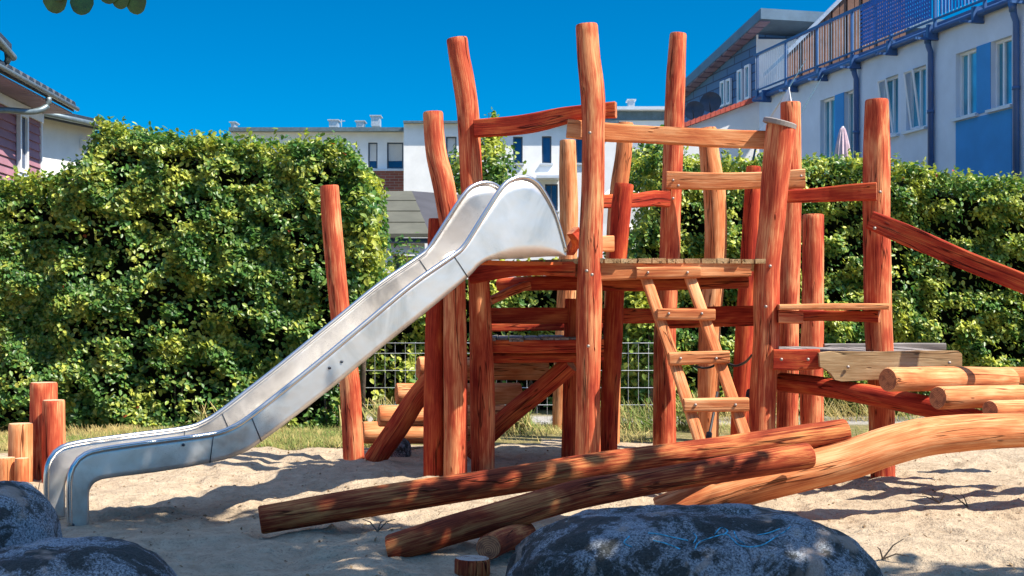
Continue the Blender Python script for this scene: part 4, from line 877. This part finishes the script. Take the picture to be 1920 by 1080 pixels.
m = MB(); m.box((Q(1005),39.3,Zp(338)),(Q(1048),40,Zp(333))); m.build('canopy', SILL, ap)
m = MB(); m.box((Q(1100,43),43,0),(Q(1330,43),52,Zp(226,43))); m.build('wall', WHITE, ap)
m = MB(); m.box((Q(1130,43),42.95,Zp(226,43)),(Q(1320,43),52,Zp(209,43))); m.build('attic_band', GUT, ap)
m = MB(); m.box((Q(1120,43),42.6,Zp(208.9,43)),(Q(1330,43),52,Zp(203,43))); m.build('roof', SILL, ap)
for x0_, x1_, y0, y1, Y in ((696,712,218,236,44),(617,633,226,238,44),(668,682,228,238,44),(1178,1190,188,205,46),(433,440,230,244,42)):
    m = MB(); m.box((Q(x0_,Y),Y,Zp(y1,Y)),(Q(x1_,Y),Y+.5,Zp(y0,Y))); m.box((Q(x0_,Y)-.05,Y-.05,Zp(y0,Y)+.002),(Q(x1_,Y)+.05,Y+.55,Zp(y0-2,Y))); m.build('chimney', GALV, ap)
m = MB(); m.tube([(Q(600),45,Zp(238,45)),(Q(600),45,Zp(224,45))], .02, 5); m.tube([(Q(592),45,Zp(228,45)),(Q(608),45,Zp(227,45))], .015, 5); m.build('aerial', GALV, ap)
# ------------------------------------------------------------------ garden shed
sh = empty('garden_shed', (-2.2, 22, 0), 'open garden shed with an olive felt roof and white posts beside the left hedge', 'shed')
r0, r1 = P(600,358,24), P(772,358,24); e0, e1 = P(600,440,21.4), P(806,440,21.4); bR = P(1010,438,24.6); bk = P(950,372,26)
m = MB(); th_ = Vector((0,0,-.06))
nst = 4
for i in range(nst):
    a0, a1 = r0.lerp(e0, i/nst), r1.lerp(e1, i/nst); b0, b1 = r0.lerp(e0, (i+1)/nst), r1.lerp(e1, (i+1)/nst); l = Vector((0,0,.012))
    m.hexa([b0+th_+l, b1+th_+l, a1+th_, a0+th_, b0+l*1.6, b1+l*1.6, a1, a0])
m.build('roof', FELT, sh)
m = MB(); m.hexa([e1+th_, bR+th_, bk+th_, r1+th_, e1, bR, bk, r1]); m.build('hip_roof', FELTG, sh)
m = MB(); m.box((e0.x,21.42,e0.z-.14),(e1.x,21.5,e0.z-.055)); m.build('fascia', DARKM, sh)
m = MB(); m.box((e0.x,21.52,e0.z-.32),(e1.x-.1,21.62,e0.z-.14)); m.build('beam', WHITE, sh)
for px in (728, 640): m = MB(); X_ = Q(px,21.57); m.box((X_-.075,21.52,-.1),(X_+.075,21.67,e0.z-.32)); m.build('post', WHITE, sh)
m = MB(); m.box((e0.x,24,0),(e1.x,24.1,2.4)); m.build('back_wall', plain('teal_boards',(.06,.12,.16),.8,0,.2,5), sh)
# white party tent
tt = empty('party_tent', P(1165, 600, 24), 'white party tent roof between the back posts', 'tent')
ap_ = P(1160,338,25); cs = [P(1112,385,24), P(1212,385,24), P(1200,385,26), P(1118,385,26)]; m = MB()
for i in range(4):
    a, b = cs[i], cs[(i+1) % 4]; m.poly([a, b, ap_]); m.quad(a-Vector((0,0,.34)), b-Vector((0,0,.34)), b, a)
o = m.build('roof_canvas', CLOTH, tt); s_ = o.modifiers.new('t', 'SOLIDIFY'); s_.thickness = .01
for c in cs: m = MB(); m.tube([Vector((c.x,c.y,-.05)), c], .03, 8); m.build('pole', GALV, tt, True)
# closed parasol
pr = empty('parasol', P(1580, 600, 18.3), 'closed pink-white garden parasol behind the right hedge', 'parasol')
m = MB(); c = P(1580,237,18.3); n = 24; b = len(m.v); hh = [(0,.012),(.04,.035),(.12,.055),(.25,.08),(.4,.10),(.6,.115)]
for d_, r_ in hh:
    for i in range(n): an = 2*math.pi*i/n; rr = r_*(1+(.16 if i % 2 else -.16)); m.v.append(c+Vector((math.cos(an)*rr, math.sin(an)*rr, -d_)))
for j in range(len(hh)-1):
    for i in range(n): m.f.append((j*n+i, j*n+(i+1) % n, (j+1)*n+(i+1) % n, (j+1)*n+i)); m.m.append(0)
m.build('canopy', PINKC, pr); m = MB(); m.tube([Vector((c.x,c.y,-.05)), c], .02, 8); m.build('pole', GALV, pr, True)
# shade sail with ropes
ss = empty('shade_sail', P(1470, 600, 14.5), 'gathered white shade sail roped up behind the leaning capped post', 'shade sail')
a, b, c, d = P(1480,164,14.6), P(1422,250,15.4), P(1500,246,13.9), P(1412,300,14.8); V=[]; Fs=[]; k = 10
for i in range(k+1):
    for j in range(k+1):
        u, v = i/k, j/k; p = a.lerp(b, u).lerp(a.lerp(c, u), v) if True else a; p = p+Vector((0, .12*math.sin(u*3.1)*math.sin(v*9), -.05*math.sin(v*3.1)*u)); V.append(p)
for i in range(k):
    for j in range(k): q = i*(k+1)+j; Fs.append((q, q+1, q+k+2, q+k+1))
o = mesh('sail_cloth', V, Fs, CLOTH, ss, sm=True); s_ = o.modifiers.new('t', 'SOLIDIFY'); s_.thickness = .006
m = MB(); m.tube([a, P(1512,110,24)], .007, 6); m.tube([P(1488,235,14.2), BP(ub(1562),ZG-.05,.2)], .007, 6); m.tube([b, d], .012, 6); m.build('rope', plain('teal_rope',(.02,.07,.10),.8), ss, True)
# ------------------------------------------------------------------ left houses
lh = empty('rose_house', (-7.4, 20, 0), 'rose clapboard house with a dark tiled eave and zinc gutter at the left edge', 'house')
CL = Vector((-7.4, 20, 0)); DL = Vector((-.049, 1, 0)).normalized(); NL = Vector((1, .049, 0)).normalized()
fL = lambda u, z, o: CL+DL*u+NL*o+Vector((0,0,z))
def ul(px): k = (px-960)/F; return (k*CL.y-CL.x)/(DL.x-k*DL.y)
wa, wb = ul(27), ul(43); Yw = CL.y+DL.y*wa; zw1 = CH+(HZ-208)/F*Yw; zw0 = CH+(HZ-322)/F*Yw
m = MB(); z = 0.
while z < 4.42:
    z2 = z+.128
    def brd(a, b): m.hexa([fL(a,z,.035),fL(a,z,0),fL(b,z,0),fL(b,z,.035),fL(a,z2,.012),fL(a,z2,0),fL(b,z2,0),fL(b,z2,.012)])
    if z2 > zw0 and z < zw1: brd(-10, wa); brd(wb, 0)
    else: brd(-10, 0)
    z = z2
fbox(m, fL, -10, 0, 0, 4.44, -6, -.001); m.build('siding', PINK, lh)
window(fL, wa, wb, zw0, zw1, lh, FRAMEW, GLASSD, False, True, dep=-.03, fw=.06)
m = MB(); fbox(m, fL, 0, .05, 0, 4.44, -.1, .05); fbox(m, fL, -10, .05, 4.30, 4.44, .037, .07); m.build('trim', FRAMEW, lh)
m = MB()
for k in range(60): a = .06-k*.17; m.hexa([fL(a-.16,4.45,.50),fL(a-.16,4.45,-.0),fL(a,4.45,-.0),fL(a,4.45,.50),fL(a-.16,4.47,.50),fL(a-.16,4.47,-.0),fL(a,4.47,-.0),fL(a,4.47,.50)])
m.build('soffit', SOFF, lh)
m = MB(); m.hexa([fL(-10,4.48,.52),fL(-10,5.6,-1.6),fL(.09,5.6,-1.6),fL(.09,4.48,.52),fL(-10,4.56,.52),fL(-10,5.75,-1.6),fL(.09,5.75,-1.6),fL(.09,4.56,.52)])
for k in range(36):
    a = .08-k*.29; m.hexa([fL(a-.26,4.57,.56),fL(a-.26,5.78,-1.6),fL(a,5.78,-1.6),fL(a,4.57,.56),fL(a-.2,4.63,.56),fL(a-.2,5.85,-1.6),fL(a-.06,5.85,-1.6),fL(a-.06,4.63,.56)])
m.build('roof', TILE, lh)
m = MB(); m.tube([fL(-10,4.53,.575), fL(.10,4.53,.575)], .034, 10); m.build('gutter', GUT, lh, True)
def arc(p, r): m = MB(); m.tube([Vector(v) for v in cr([list(q) for q in p], .04)], r, 10); return m
ug = ul(22)
uq = ul(0)-.7; arc([fL(ul(0)+.35,4.47,.575),fL(ul(0)+.33,4.34,.56),fL(ul(0)+.1,4.22,.42),fL(uq+.1,4.12,.14),fL(uq,3.9,.08),fL(uq,0,.08)], .045).build('downpipe', GUT, lh, True)
# upper roof with its own gutter, nearer
m = MB(); q0 = P(22,94,17.2); q1 = P(-60,10,15.2); m.hexa([q1+Vector((0,0,-.08)), q0+Vector((0,0,-.08)), q0+Vector((-1.5,.3,.7)), q1+Vector((-1.5,.3,.7)), q1+Vector((0,0,.08)), q0+Vector((0,0,.08)), q0+Vector((-1.5,.3,.9)), q1+Vector((-1.5,.3,.9))]); m.build('roof', TILE, lh)
m = arc([q1+Vector((.05,0,-.1)), q0.lerp(q1,.5)+Vector((.05,0,-.1)), q0+Vector((.02,0,-.1))], .05); m.build('gutter', GUT, lh, True)
arc([P(14,100,17.1),P(15,112,17.1),P(10,122,17.1),P(2,128,17.1),P(-12,134,17.1)], .045).build('downpipe', GUT, lh, True)
m = MB(); m.hexa([P(-200,200,16.8),P(-22,200,17.3),P(-22,200,18.3),P(-200,200,17.8),P(-200,60,16.8),P(-22,88,17.3),P(-22,88,18.3),P(-200,60,17.8)]); m.build('upper_wall', WHITE, lh)
wh = empty('white_house', (-9, 25, 0), 'white rendered house with dark eave behind the rose clapboard house', 'house')
a, b = P(40,214,24), P(178,243,26.5)
m = MB(); m.hexa([(a.x,a.y,0),(b.x,b.y,0),(b.x-1.5,b.y+4,0),(a.x-1.5,a.y+4,0),(a.x,a.y,a.z+.03),(b.x,b.y,b.z+.03),(b.x-1.5,b.y+4,b.z+.03),(a.x-1.5,a.y+4,a.z+.03)]); m.build('wall', WHITE, wh)
n_ = Vector(((b-a).y, -(b-a).x, 0)).normalized(); t_ = (b-a).normalized()
m = MB(); a2, b2 = a-t_*.3+n_*.42, b+t_*.25+n_*.42; bk_ = -n_*3+Vector((0,0,.6)); up = Vector((0,0,.13))
m.hexa([a2-up*.6, b2-up*.6, b2+bk_-up*.6, a2+bk_-up*.6, a2+up, b2+up, b2+bk_+up, a2+bk_+up]); m.build('roof', TILE, wh)
m = MB(); m.tube([a2+n_*.06, b2+n_*.06], .055, 8); m.build('gutter', GUT, wh, True)
m = MB(); c = P(152,252,25.8); c = a.lerp(b,.8)+n_*.06+Vector((0,0,-.35)); m.box((c.x-.07,c.y-.06,c.z-.1),(c.x+.07,c.y+.06,c.z+.1)); m.build('wall_lamp', FRAMEW, wh)
